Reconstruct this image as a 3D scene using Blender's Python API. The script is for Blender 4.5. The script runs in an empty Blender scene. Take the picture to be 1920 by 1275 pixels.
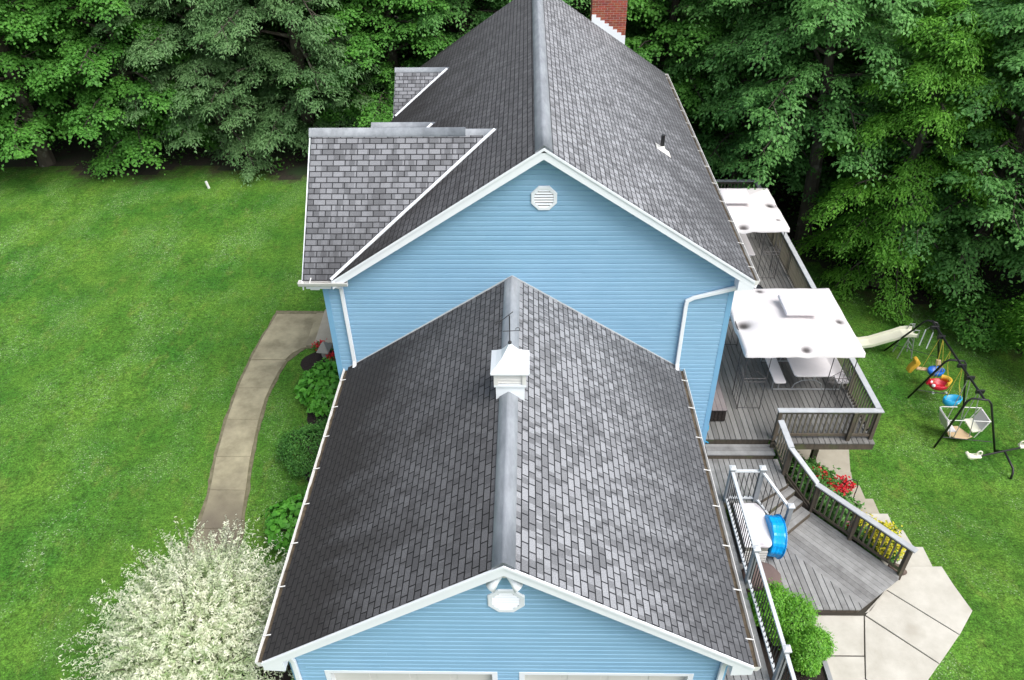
import bpy, math, random
import numpy as np
from mathutils import Vector, Matrix
random.seed(7); RNG = np.random.default_rng(11)
S = bpy.context.scene
COL = S.collection
# ------------------------------------------------------------------ camera
cd = bpy.data.cameras.new('camera'); cam = bpy.data.objects.new('camera', cd); COL.objects.link(cam)
PIT, YAW, ROL = .6447, -.0249, -.0144
fw = Vector((math.sin(YAW)*math.cos(PIT), math.cos(YAW)*math.cos(PIT), -math.sin(PIT)))
r_ = Vector((math.cos(YAW), -math.sin(YAW), 0)); u_ = r_.cross(fw)
r2 = r_*math.cos(ROL)+u_*math.sin(ROL); u2 = -r_*math.sin(ROL)+u_*math.cos(ROL)
cam.matrix_world = Matrix(((r2.x, u2.x, -fw.x, .3345), (r2.y, u2.y, -fw.y, -6.7837), (r2.z, u2.z, -fw.z, 14.4671), (0, 0, 0, 1)))
cd.sensor_width = 36; cd.lens = 27.14; cd.clip_end = 600; cd.clip_start = .1
S.camera = cam
# ------------------------------------------------------------------ light
SUN_EL, SUN_AZ = math.radians(56), math.radians(128)      # azimuth clockwise from +Y: soft sun from the right, slightly in front
wd = bpy.data.worlds.new('World'); S.world = wd; wd.use_nodes = True
nt = wd.node_tree; bg = nt.nodes['Background']
sky = nt.nodes.new('ShaderNodeTexSky'); sky.sky_type = 'NISHITA'; sky.sun_disc = False
sky.sun_elevation = SUN_EL; sky.sun_rotation = SUN_AZ; sky.air_density = 1.0; sky.dust_density = 4.0; sky.ozone_density = 1.0
hs = nt.nodes.new('ShaderNodeHueSaturation'); hs.inputs['Saturation'].default_value = .45
nt.links.new(sky.outputs[0], hs.inputs['Color']); nt.links.new(hs.outputs[0], bg.inputs[0]); bg.inputs[1].default_value = .15
sl = bpy.data.lights.new('sun', 'SUN'); sl.energy = 1.5; sl.angle = math.radians(40); sl.color = (1, .985, .955)
so = bpy.data.objects.new('sun', sl); COL.objects.link(so)
sd = Vector((math.sin(SUN_AZ)*math.cos(SUN_EL), math.cos(SUN_AZ)*math.cos(SUN_EL), math.sin(SUN_EL)))
so.rotation_euler = sd.to_track_quat('Z', 'Y').to_euler(); so.location = sd*60
S.view_settings.view_transform = 'Standard'; S.view_settings.look = 'None'
S.view_settings.exposure = .78; S.view_settings.gamma = 1
# ------------------------------------------------------------------ materials
def mk(name, c1, c2=None, rough=.6, scale=3.0, rnd=0.0, noise=.6, bump=0.0, bscale=None, spec=.4, metal=0, stretch=(1, 1, 1), detail=5, transl=0, c3=None, patch=.5, patch_scale=.4):
    m = bpy.data.materials.new(name); m.use_nodes = True; N = m.node_tree.nodes; L = m.node_tree.links
    b = N['Principled BSDF']; b.inputs['Roughness'].default_value = rough; b.inputs['Specular IOR Level'].default_value = spec; b.inputs['Metallic'].default_value = metal
    if c2 is None: c2 = tuple(c*.8 for c in c1)
    tc = N.new('ShaderNodeTexCoord'); mp = N.new('ShaderNodeMapping'); mp.inputs['Scale'].default_value = stretch
    L.new(tc.outputs['Object'], mp.inputs[0])
    nz = N.new('ShaderNodeTexNoise'); nz.inputs['Scale'].default_value = scale; nz.inputs['Detail'].default_value = detail; nz.inputs['Roughness'].default_value = .65
    L.new(mp.outputs[0], nz.inputs['Vector'])
    ma = N.new('ShaderNodeMath'); ma.operation = 'MULTIPLY_ADD'; ma.inputs[1].default_value = noise*2.2; ma.inputs[2].default_value = .5-noise*1.1-rnd*.5
    L.new(nz.outputs['Fac'], ma.inputs[0])
    at = N.new('ShaderNodeAttribute'); at.attribute_name = 'rnd'
    mb = N.new('ShaderNodeMath'); mb.operation = 'MULTIPLY_ADD'; mb.inputs[1].default_value = rnd; mb.use_clamp = True
    L.new(at.outputs['Fac'], mb.inputs[0]); L.new(ma.outputs[0], mb.inputs[2])
    mx = N.new('ShaderNodeMix'); mx.data_type = 'RGBA'; mx.inputs[6].default_value = (*c1, 1); mx.inputs[7].default_value = (*c2, 1)
    L.new(mb.outputs[0], mx.inputs[0]); out = mx.outputs[2]
    if c3:
        n2 = N.new('ShaderNodeTexNoise'); n2.inputs['Scale'].default_value = patch_scale; n2.inputs['Detail'].default_value = 3; L.new(tc.outputs['Object'], n2.inputs['Vector'])
        rp = N.new('ShaderNodeMapRange'); rp.inputs[1].default_value = patch; rp.inputs[2].default_value = patch+.18; L.new(n2.outputs['Fac'], rp.inputs[0])
        m3 = N.new('ShaderNodeMix'); m3.data_type = 'RGBA'; m3.inputs[7].default_value = (*c3, 1); L.new(out, m3.inputs[6]); L.new(rp.outputs[0], m3.inputs[0]); out = m3.outputs[2]
    L.new(out, b.inputs['Base Color'])
    if bump:
        nb = N.new('ShaderNodeTexNoise'); nb.inputs['Scale'].default_value = bscale or scale*4; nb.inputs['Detail'].default_value = 4; L.new(mp.outputs[0], nb.inputs['Vector'])
        bp = N.new('ShaderNodeBump'); bp.inputs['Strength'].default_value = bump; bp.inputs['Distance'].default_value = .02; L.new(nb.outputs['Fac'], bp.inputs['Height']); L.new(bp.outputs[0], b.inputs['Normal'])
    if transl:
        tr = N.new('ShaderNodeBsdfTranslucent'); L.new(out, tr.inputs[0]); ms = N.new('ShaderNodeMixShader'); ms.inputs[0].default_value = transl
        L.new(b.outputs[0], ms.inputs[1]); L.new(tr.outputs[0], ms.inputs[2]); L.new(ms.outputs[0], N['Material Output'].inputs[0])
    return m
def shingle(name, ca, cb, cdark, stain, mortar=(.02, .02, .022), st=.5, down=.2, tabs=.9):
    m = bpy.data.materials.new(name); m.use_nodes = True; N = m.node_tree.nodes; L = m.node_tree.links
    b = N['Principled BSDF']; b.inputs['Roughness'].default_value = .85; b.inputs['Specular IOR Level'].default_value = .25
    uv = N.new('ShaderNodeTexCoord'); tc = N.new('ShaderNodeTexCoord')
    wn = N.new('ShaderNodeTexNoise'); wn.inputs['Scale'].default_value = 1.3; L.new(uv.outputs['UV'], wn.inputs['Vector'])
    vm = N.new('ShaderNodeVectorMath'); vm.operation = 'MULTIPLY_ADD'; vm.inputs[1].default_value = (.03, .012, 0)
    L.new(wn.outputs['Color'], vm.inputs[0]); L.new(uv.outputs['UV'], vm.inputs[2])
    br = N.new('ShaderNodeTexBrick'); br.inputs['Scale'].default_value = 1; br.inputs['Brick Width'].default_value = .265; br.inputs['Row Height'].default_value = .131
    br.inputs['Mortar Size'].default_value = .0135; br.inputs['Mortar Smooth'].default_value = .6; br.offset = .5
    br.inputs['Color1'].default_value = (*ca, 1); br.inputs['Color2'].default_value = (*cb, 1); br.inputs['Mortar'].default_value = (*mortar, 1)
    L.new(vm.outputs[0], br.inputs['Vector'])
    # a finer random mottling of half tabs
    b2 = N.new('ShaderNodeTexBrick'); b2.inputs['Scale'].default_value = 1; b2.inputs['Brick Width'].default_value = .1325; b2.inputs['Row Height'].default_value = .131; b2.inputs['Mortar Size'].default_value = 0; b2.offset = .37
    b2.inputs['Color1'].default_value = (.62, .62, .62, 1); b2.inputs['Color2'].default_value = (1.2, 1.2, 1.2, 1); L.new(vm.outputs[0], b2.inputs['Vector'])
    b2.inputs['Color1'].default_value = (0, 0, 0, 1); b2.inputs['Color2'].default_value = (1, 1, 1, 1)
    st2 = N.new('ShaderNodeMapRange'); st2.inputs[1].default_value = .36; st2.inputs[2].default_value = .46; st2.inputs[3].default_value = .66; st2.inputs[4].default_value = 1.10; L.new(b2.outputs['Color'], st2.inputs[0])
    mu = N.new('ShaderNodeMix'); mu.data_type = 'RGBA'; mu.blend_type = 'MULTIPLY'; mu.inputs[0].default_value = tabs; L.new(br.outputs['Color'], mu.inputs[6]); L.new(st2.outputs[0], mu.inputs[7])
    gr = N.new('ShaderNodeTexNoise'); gr.inputs['Scale'].default_value = 55; gr.inputs['Detail'].default_value = 3; L.new(uv.outputs['UV'], gr.inputs['Vector'])
    g2 = N.new('ShaderNodeMapRange'); g2.inputs[1].default_value = .3; g2.inputs[2].default_value = .7; g2.inputs[3].default_value = .72; g2.inputs[4].default_value = 1.25; L.new(gr.outputs['Fac'], g2.inputs[0])
    m2 = N.new('ShaderNodeMix'); m2.data_type = 'RGBA'; m2.blend_type = 'MULTIPLY'; m2.inputs[0].default_value = 1; L.new(mu.outputs[2], m2.inputs[6]); L.new(g2.outputs[0], m2.inputs[7])
    # algae, streaked down the slope
    mp = N.new('ShaderNodeMapping'); mp.inputs['Scale'].default_value = (1.1, .3, 1); L.new(uv.outputs['UV'], mp.inputs[0])
    s1 = N.new('ShaderNodeTexNoise'); s1.inputs['Scale'].default_value = 1.0; s1.inputs['Detail'].default_value = 6; s1.inputs['Roughness'].default_value = .7; L.new(mp.outputs[0], s1.inputs['Vector'])
    sr = N.new('ShaderNodeMapRange'); sr.inputs[1].default_value = st; sr.inputs[2].default_value = st+.34; sr.inputs[4].default_value = stain; u2_ = N.new('ShaderNodeUVMap'); u2_.uv_map = 'slope'; sp2 = N.new('ShaderNodeSeparateXYZ'); L.new(u2_.outputs[0], sp2.inputs[0])
    sa = N.new('ShaderNodeMath'); sa.operation = 'MULTIPLY_ADD'; sa.inputs[1].default_value = -down; L.new(sp2.outputs[1], sa.inputs[0]); L.new(s1.outputs['Fac'], sa.inputs[2])
    sb = N.new('ShaderNodeMath'); sb.operation = 'ADD'; sb.inputs[1].default_value = down*.5; L.new(sa.outputs[0], sb.inputs[0]); L.new(sb.outputs[0], sr.inputs[0])
    m3 = N.new('ShaderNodeMix'); m3.data_type = 'RGBA'; m3.inputs[7].default_value = (*cdark, 1); L.new(m2.outputs[2], m3.inputs[6]); L.new(sr.outputs[0], m3.inputs[0])
    # the gaps between the tabs stay dark under the algae too
    m4 = N.new('ShaderNodeMix'); m4.data_type = 'RGBA'; m4.inputs[7].default_value = (*mortar, 1); L.new(m3.outputs[2], m4.inputs[6])
    mf = N.new('ShaderNodeMath'); mf.operation = 'MULTIPLY'; mf.inputs[1].default_value = .85; L.new(br.outputs['Fac'], mf.inputs[0]); L.new(mf.outputs[0], m4.inputs[0])
    # moss and pale specks
    vo = N.new('ShaderNodeTexVoronoi'); vo.inputs['Scale'].default_value = .9; L.new(uv.outputs['UV'], vo.inputs['Vector'])
    vr = N.new('ShaderNodeMapRange'); vr.inputs[1].default_value = .06; vr.inputs[2].default_value = .035; L.new(vo.outputs['Distance'], vr.inputs[0])
    sep = N.new('ShaderNodeSeparateColor'); L.new(vo.outputs['Color'], sep.inputs[0])
    gt = N.new('ShaderNodeMath'); gt.operation = 'GREATER_THAN'; gt.inputs[1].default_value = .72; L.new(sep.outputs[0], gt.inputs[0])
    gm = N.new('ShaderNodeMath'); gm.operation = 'MULTIPLY'; L.new(gt.outputs[0], gm.inputs[0]); L.new(vr.outputs[0], gm.inputs[1])
    m5 = N.new('ShaderNodeMix'); m5.data_type = 'RGBA'; m5.inputs[7].default_value = (.12, .12, .05, 1); L.new(m4.outputs[2], m5.inputs[6]); L.new(gm.outputs[0], m5.inputs[0])
    L.new(m5.outputs[2], b.inputs['Base Color'])
    # relief: each course steps down at its lower edge
    sx = N.new('ShaderNodeSeparateXYZ'); L.new(vm.outputs[0], sx.inputs[0])
    dv = N.new('ShaderNodeMath'); dv.operation = 'DIVIDE'; dv.inputs[1].default_value = .131; L.new(sx.outputs[1], dv.inputs[0])
    fr = N.new('ShaderNodeMath'); fr.operation = 'FRACT'; L.new(dv.outputs[0], fr.inputs[0])
    ad = N.new('ShaderNodeMath'); ad.operation = 'MULTIPLY_ADD'; ad.inputs[1].default_value = -.8; L.new(br.outputs['Fac'], ad.inputs[0])
    inv = N.new('ShaderNodeMath'); inv.operation = 'SUBTRACT'; inv.inputs[0].default_value = 1; L.new(fr.outputs[0], inv.inputs[1]); L.new(inv.outputs[0], ad.inputs[2])
    a2 = N.new('ShaderNodeMath'); a2.operation = 'MULTIPLY_ADD'; a2.inputs[1].default_value = .35; L.new(gr.outputs['Fac'], a2.inputs[0]); L.new(ad.outputs[0], a2.inputs[2])
    bp = N.new('ShaderNodeBump'); bp.inputs['Strength'].default_value = .8; bp.inputs['Distance'].default_value = .012; L.new(a2.outputs[0], bp.inputs['Height']); L.new(bp.outputs[0], b.inputs['Normal'])
    return m
def brick_mat():
    m = bpy.data.materials.new('red_brick'); m.use_nodes = True; N = m.node_tree.nodes; L = m.node_tree.links; b = N['Principled BSDF']; b.inputs['Roughness'].default_value = .85
    tc = N.new('ShaderNodeTexCoord'); sp = N.new('ShaderNodeSeparateXYZ'); L.new(tc.outputs['Object'], sp.inputs[0])
    ad = N.new('ShaderNodeMath'); ad.operation = 'ADD'; L.new(sp.outputs[0], ad.inputs[0]); L.new(sp.outputs[1], ad.inputs[1])
    cb = N.new('ShaderNodeCombineXYZ'); L.new(ad.outputs[0], cb.inputs[0]); L.new(sp.outputs[2], cb.inputs[1])
    br = N.new('ShaderNodeTexBrick'); br.inputs['Scale'].default_value = 1; br.inputs['Brick Width'].default_value = .21; br.inputs['Row Height'].default_value = .075; br.inputs['Mortar Size'].default_value = .006
    br.inputs['Color1'].default_value = (.33, .075, .04, 1); br.inputs['Color2'].default_value = (.19, .04, .025, 1); br.inputs['Mortar'].default_value = (.36, .26, .22, 1); L.new(cb.outputs[0], br.inputs['Vector'])
    nz = N.new('ShaderNodeTexNoise'); nz.inputs['Scale'].default_value = 9; L.new(tc.outputs['Object'], nz.inputs['Vector'])
    mu = N.new('ShaderNodeMix'); mu.data_type = 'RGBA'; mu.blend_type = 'OVERLAY'; mu.inputs[0].default_value = .5; L.new(br.outputs['Color'], mu.inputs[6]); L.new(nz.outputs['Color'], mu.inputs[7]); L.new(mu.outputs[2], b.inputs['Base Color'])
    bp = N.new('ShaderNodeBump'); bp.invert = True; bp.inputs['Distance'].default_value = .01; L.new(br.outputs['Fac'], bp.inputs['Height']); L.new(bp.outputs[0], b.inputs['Normal'])
    return m
def lawn_mat():
    m = bpy.data.materials.new('lawn_grass'); m.use_nodes = True; N = m.node_tree.nodes; L = m.node_tree.links; b = N['Principled BSDF']; b.inputs['Roughness'].default_value = .9; b.inputs['Specular IOR Level'].default_value = .15
    tc = N.new('ShaderNodeTexCoord')
    def noise(sc, det=4, rough=.6, st=None):
        n = N.new('ShaderNodeTexNoise'); n.inputs['Scale'].default_value = sc; n.inputs['Detail'].default_value = det; n.inputs['Roughness'].default_value = rough
        if st:
            mp = N.new('ShaderNodeMapping'); mp.inputs['Scale'].default_value = st; mp.inputs['Rotation'].default_value = (0, 0, .35); L.new(tc.outputs['Object'], mp.inputs[0]); L.new(mp.outputs[0], n.inputs['Vector'])
        else: L.new(tc.outputs['Object'], n.inputs['Vector'])
        return n.outputs['Fac']
    def rng(s, a, b_, lo=0, hi=1):
        n = N.new('ShaderNodeMapRange'); n.inputs[1].default_value = a; n.inputs[2].default_value = b_; n.inputs[3].default_value = lo; n.inputs[4].default_value = hi; L.new(s, n.inputs[0]); return n.outputs[0]
    def mix(a, c, f, mode='MIX'):
        n = N.new('ShaderNodeMix'); n.data_type = 'RGBA'; n.blend_type = mode
        if isinstance(a, tuple): n.inputs[6].default_value = (*a, 1)
        else: L.new(a, n.inputs[6])
        if isinstance(c, tuple): n.inputs[7].default_value = (*c, 1)
        else: L.new(c, n.inputs[7])
        if isinstance(f, float): n.inputs[0].default_value = f
        else: L.new(f, n.inputs[0])
        return n.outputs[2]
    def mul(a, c):
        n = N.new('ShaderNodeMath'); n.operation = 'MULTIPLY'; L.new(a, n.inputs[0]); L.new(c, n.inputs[1]); return n.outputs[0]
    c = mix((.036, .126, .014), (.092, .194, .024), rng(noise(.35, 5, .65), .36, .64))
    c = mix(c, (.030, .098, .010), rng(noise(.9, 6, .75), .46, .68, 0, .65))
    c = mix(c, (.15, .18, .040), rng(noise(2.1, 6, .75, (1, .45, 1)), .54, .72, 0, .6))
    c = mix(c, (.088, .192, .036), rng(noise(.62, 5, .7, (1, .6, 1)), .50, .66, 0, .6))
    k3 = N.new('ShaderNodeCombineColor'); v = rng(noise(7, 6, .8), .34, .66, .55, 1.5)
    for i in range(3): L.new(v, k3.inputs[i])
    c = mix(c, k3.outputs[0], 1.0, 'MULTIPLY')
    fine = noise(22, 5, .75); c = mix(c, (1.0, 1.0, 1.0), 0.0)
    k = N.new('ShaderNodeCombineColor'); v = rng(fine, .36, .64, .45, 1.6)
    for i in range(3): L.new(v, k.inputs[i])
    c = mix(c, k.outputs[0], 1.0, 'MULTIPLY')
    k2 = N.new('ShaderNodeCombineColor'); v = rng(noise(70, 3, .7), .35, .65, .6, 1.4)
    for i in range(3): L.new(v, k2.inputs[i])
    c = mix(c, k2.outputs[0], 1.0, 'MULTIPLY')
    # clover heads in drifts
    cl = mul(rng(noise(24, 2, .5), .63, .69), rng(noise(.62, 5, .7, (1, .6, 1)), .46, .60)); c = mix(c, (.50, .58, .42), mul(cl, rng(noise(30), 0, 1, .55, .9)))
    at = N.new('ShaderNodeAttribute'); at.attribute_name = 'bare'
    bm = N.new('ShaderNodeMath'); bm.operation = 'MULTIPLY_ADD'; bm.inputs[1].default_value = 1.3; L.new(noise(1.3, 6, .75), bm.inputs[0]); L.new(at.outputs['Fac'], bm.inputs[2])
    c = mix(c, (.060, .052, .030), rng(bm.outputs[0], 1.05, 1.4))
    L.new(c, b.inputs['Base Color'])
    bp = N.new('ShaderNodeBump'); bp.inputs['Strength'].default_value = .7; bp.inputs['Distance'].default_value = .05; L.new(fine, bp.inputs['Height']); L.new(bp.outputs[0], b.inputs['Normal'])
    return m
M = {}
M['siding'] = mk('blue_vinyl_siding', (.245, .430, .590), (.208, .388, .548), rough=.45, scale=1.2, noise=.6, rnd=.35)
M['siding2'] = mk('blue_corner_trim', (.195, .40, .59), (.165, .365, .55), rough=.45)
M['white'] = mk('white_trim', (.80, .83, .86), (.72, .76, .80), rough=.4, scale=1.5, noise=.5)
M['white2'] = mk('white_metal_weathered', (.80, .80, .79), (.55, .54, .50), rough=.4, scale=5, noise=.35)
M['dirt'] = mk('gutter_dirt', (.13, .10, .065), (.025, .02, .014), rough=.95, scale=7, noise=.9)
M['roofL'] = shingle('asphalt_shingles_left_slope', (.108, .109, .115), (.080, .080, .085), (.026, .024, .024), .92, mortar=(.010, .010, .011), st=.38, down=.62, tabs=.45)  # left slopes: darker base colour and heavier dark streaks
M['roofR'] = shingle('asphalt_shingles_right_slope', (.268, .276, .294), (.205, .211, .226), (.072, .074, .080), .85, mortar=(.017, .018, .021), st=.45, down=.62)  # right slopes: lighter base colour
M['roofX'] = shingle('asphalt_shingles_front_gable', (.205, .211, .226), (.160, .164, .176), (.048, .048, .052), .85, mortar=(.022, .022, .025), st=.47, down=.45)
M['cap'] = mk('ridge_vent_cap', (.31, .335, .365), (.17, .185, .205), rough=.6, scale=2, noise=.9, stretch=(3, 1, 3), bump=.2, bscale=60)
M['brick'] = brick_mat()
M['door'] = mk('cream_garage_door', (.66, .66, .62), (.60, .60, .55), rough=.4)
M['glass'] = mk('dark_glass', (.02, .025, .03), rough=.08, spec=.8)
M['black'] = mk('black_powder_coat', (.012, .012, .014), (.02, .02, .022), rough=.4)
M['bronze'] = mk('dark_bronze_tube', (.055, .052, .055), (.09, .085, .085), rough=.5, metal=.3)
M['steel'] = mk('galvanised_steel', (.45, .46, .47), (.32, .33, .34), rough=.4, metal=.4)
M['deckU'] = mk('grey_weathered_decking', (.23, .225, .215), (.10, .097, .092), rough=.85, scale=3, rnd=.55, noise=.5, stretch=(9, .6, 3), bump=.3)
M['deckD'] = mk('diagonal_decking', (.30, .30, .295), (.135, .133, .130), rough=.85, scale=3.5, rnd=.55, noise=.7, bump=.3)
M['cap_wood'] = mk('bleached_rail_cap', (.46, .48, .50), (.29, .30, .31), rough=.8, scale=5, noise=.6, rnd=.3)
M['post'] = mk('aged_brown_timber', (.115, .092, .068), (.050, .042, .033), rough=.9, scale=6, noise=.8, rnd=.35, stretch=(3, 3, .5), c3=(.10, .115, .05), patch=.55, patch_scale=2)
M['balw'] = mk('aged_baluster_wood', (.19, .165, .13), (.085, .08, .055), rough=.9, scale=6, noise=.6, rnd=.5, stretch=(3, 3, .5))
M['greypaint'] = mk('grey_painted_post', (.27, .28, .29), (.22, .23, .24), rough=.5)
M['greycap'] = mk('pale_grey_rail', (.56, .585, .60), (.46, .48, .50), rough=.5)
M['conc'] = mk('pale_concrete', (.52, .50, .445), (.38, .36, .31), rough=.9, scale=1.4, noise=1.1, bump=.2, bscale=60, c3=(.33, .305, .255), patch=.60, patch_scale=.9)
M['conc2'] = mk('tan_concrete', (.40, .37, .30), (.29, .265, .21), rough=.9, scale=2.5, noise=.8, bump=.2, bscale=60)
M['walk'] = mk('weathered_walk_concrete', (.37, .335, .225), (.17, .152, .098), rough=.95, scale=1.3, noise=1.15, bump=.3, bscale=50, c3=(.135, .115, .085), patch=.52, patch_scale=.35)
M['edging'] = mk('worn_walk_edge', (.20, .18, .115), (.085, .078, .042), rough=1, scale=5, noise=.9)
M['bench'] = mk('brown_grey_slats', (.21, .18, .175), (.13, .11, .11), rough=.8, rnd=.5)
M['joint'] = mk('dark_joint', (.05, .045, .035), rough=1)
M['soil'] = mk('dark_mulch', (.030, .022, .018), (.012, .009, .008), rough=1, scale=20, noise=.9, bump=1, bscale=25)
M['forest'] = mk('leaf_litter', (.050, .036, .026), (.018, .022, .012), rough=1, scale=9, noise=.9, bump=1, bscale=12, c3=(.02, .045, .012), patch=.5, patch_scale=.7)
M['rock'] = mk('brown_field_stone', (.16, .115, .095), (.08, .06, .05), rough=.95, scale=5, noise=.8, bump=.6)
M['stone'] = mk('grey_cast_stone', (.33, .32, .29), (.24, .23, .20), rough=.95, scale=8, bump=.3)
M['bark'] = mk('mottled_bark', (.085, .072, .055), (.030, .026, .020), rough=1, scale=4, noise=.9, bump=1, bscale=14, stretch=(1, 1, .4), c3=(.20, .20, .16), patch=.58, patch_scale=2.5)
M['twig'] = mk('grey_brown_twig', (.12, .105, .085), (.06, .05, .04), rough=1)
M['cream'] = mk('cream_plastic', (.82, .81, .66), (.74, .73, .58), rough=.4)
M['yellow'] = mk('yellow_plastic', (.75, .45, .05), (.68, .40, .05), rough=.35)
M['blue'] = mk('blue_plastic', (.015, .16, .62), (.02, .14, .5), rough=.3)
M['teal'] = mk('turquoise_plastic', (.02, .36, .62), (.02, .32, .55), rough=.3)
M['pool'] = mk('bright_blue_plastic', (.0, .33, .75), (.0, .28, .68), rough=.3)
M['red'] = mk('red_plastic', (.65, .02, .05), (.55, .02, .04), rough=.3)
M['tan'] = mk('tan_plastic', (.62, .45, .27), (.55, .40, .24), rough=.5)
M['green_p'] = mk('green_plastic', (.03, .35, .07), rough=.4)
M['rope'] = mk('yellow_rope', (.60, .50, .08), rough=.8)
M['brown'] = mk('brown_fabric', (.15, .105, .095), (.11, .08, .075), rough=.9, scale=3)
M['wplastic'] = mk('white_plastic_top', (.70, .69, .70), (.60, .59, .60), rough=.4, scale=3, c3=(.36, .32, .34), patch=.50, patch_scale=2.2)
M['table'] = mk('white_table_top', (.72, .69, .70), (.62, .59, .60), rough=.4)
M['hydr'] = mk('hydrangea_leaf', (.065, .27, .022), (.14, .44, .045), rough=.5, scale=2, rnd=.9, noise=.2, transl=.25)
M['box'] = mk('boxwood_leaf', (.028, .125, .018), (.095, .27, .040), rough=.6, scale=2, rnd=.9, noise=.3, transl=.2)
M['lime'] = mk('lime_leaf', (.075, .27, .015), (.19, .45, .04), rough=.5, scale=2.5, rnd=.8, noise=.4, transl=.3)
M['willow'] = mk('variegated_willow_leaf', (.88, .88, .72), (.32, .48, .18), rough=.6, scale=1.6, rnd=.95, noise=.25, transl=.4)
M['bed'] = mk('garden_leaf', (.05, .17, .03), (.11, .27, .05), rough=.6, scale=3, rnd=.9, noise=.3, transl=.2)
M['redfl'] = mk('red_petal', (.50, .004, .02), (.62, .03, .035), rough=.6, rnd=.9, noise=.1, transl=.2)
M['yelfl'] = mk('yellow_petal', (.68, .58, .02), (.45, .45, .04), rough=.6, rnd=.9, noise=.1, transl=.2)
M['pinkfl'] = mk('pink_petal', (.55, .28, .27), rough=.6)
def leafmat(n, a, b): return mk(n, a, b, rough=.55, scale=.45, rnd=.75, noise=.55, transl=.38, spec=.3, detail=3)
M['maple'] = leafmat('maple_leaf', (.056, .190, .030), (.150, .400, .060))
M['oak'] = leafmat('oak_leaf', (.060, .190, .046), (.175, .410, .100))
M['ash'] = leafmat('grey_green_leaf', (.080, .195, .065), (.220, .385, .150))
M['bright'] = leafmat('fresh_green_leaf', (.075, .24, .025), (.20, .48, .050))
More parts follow.
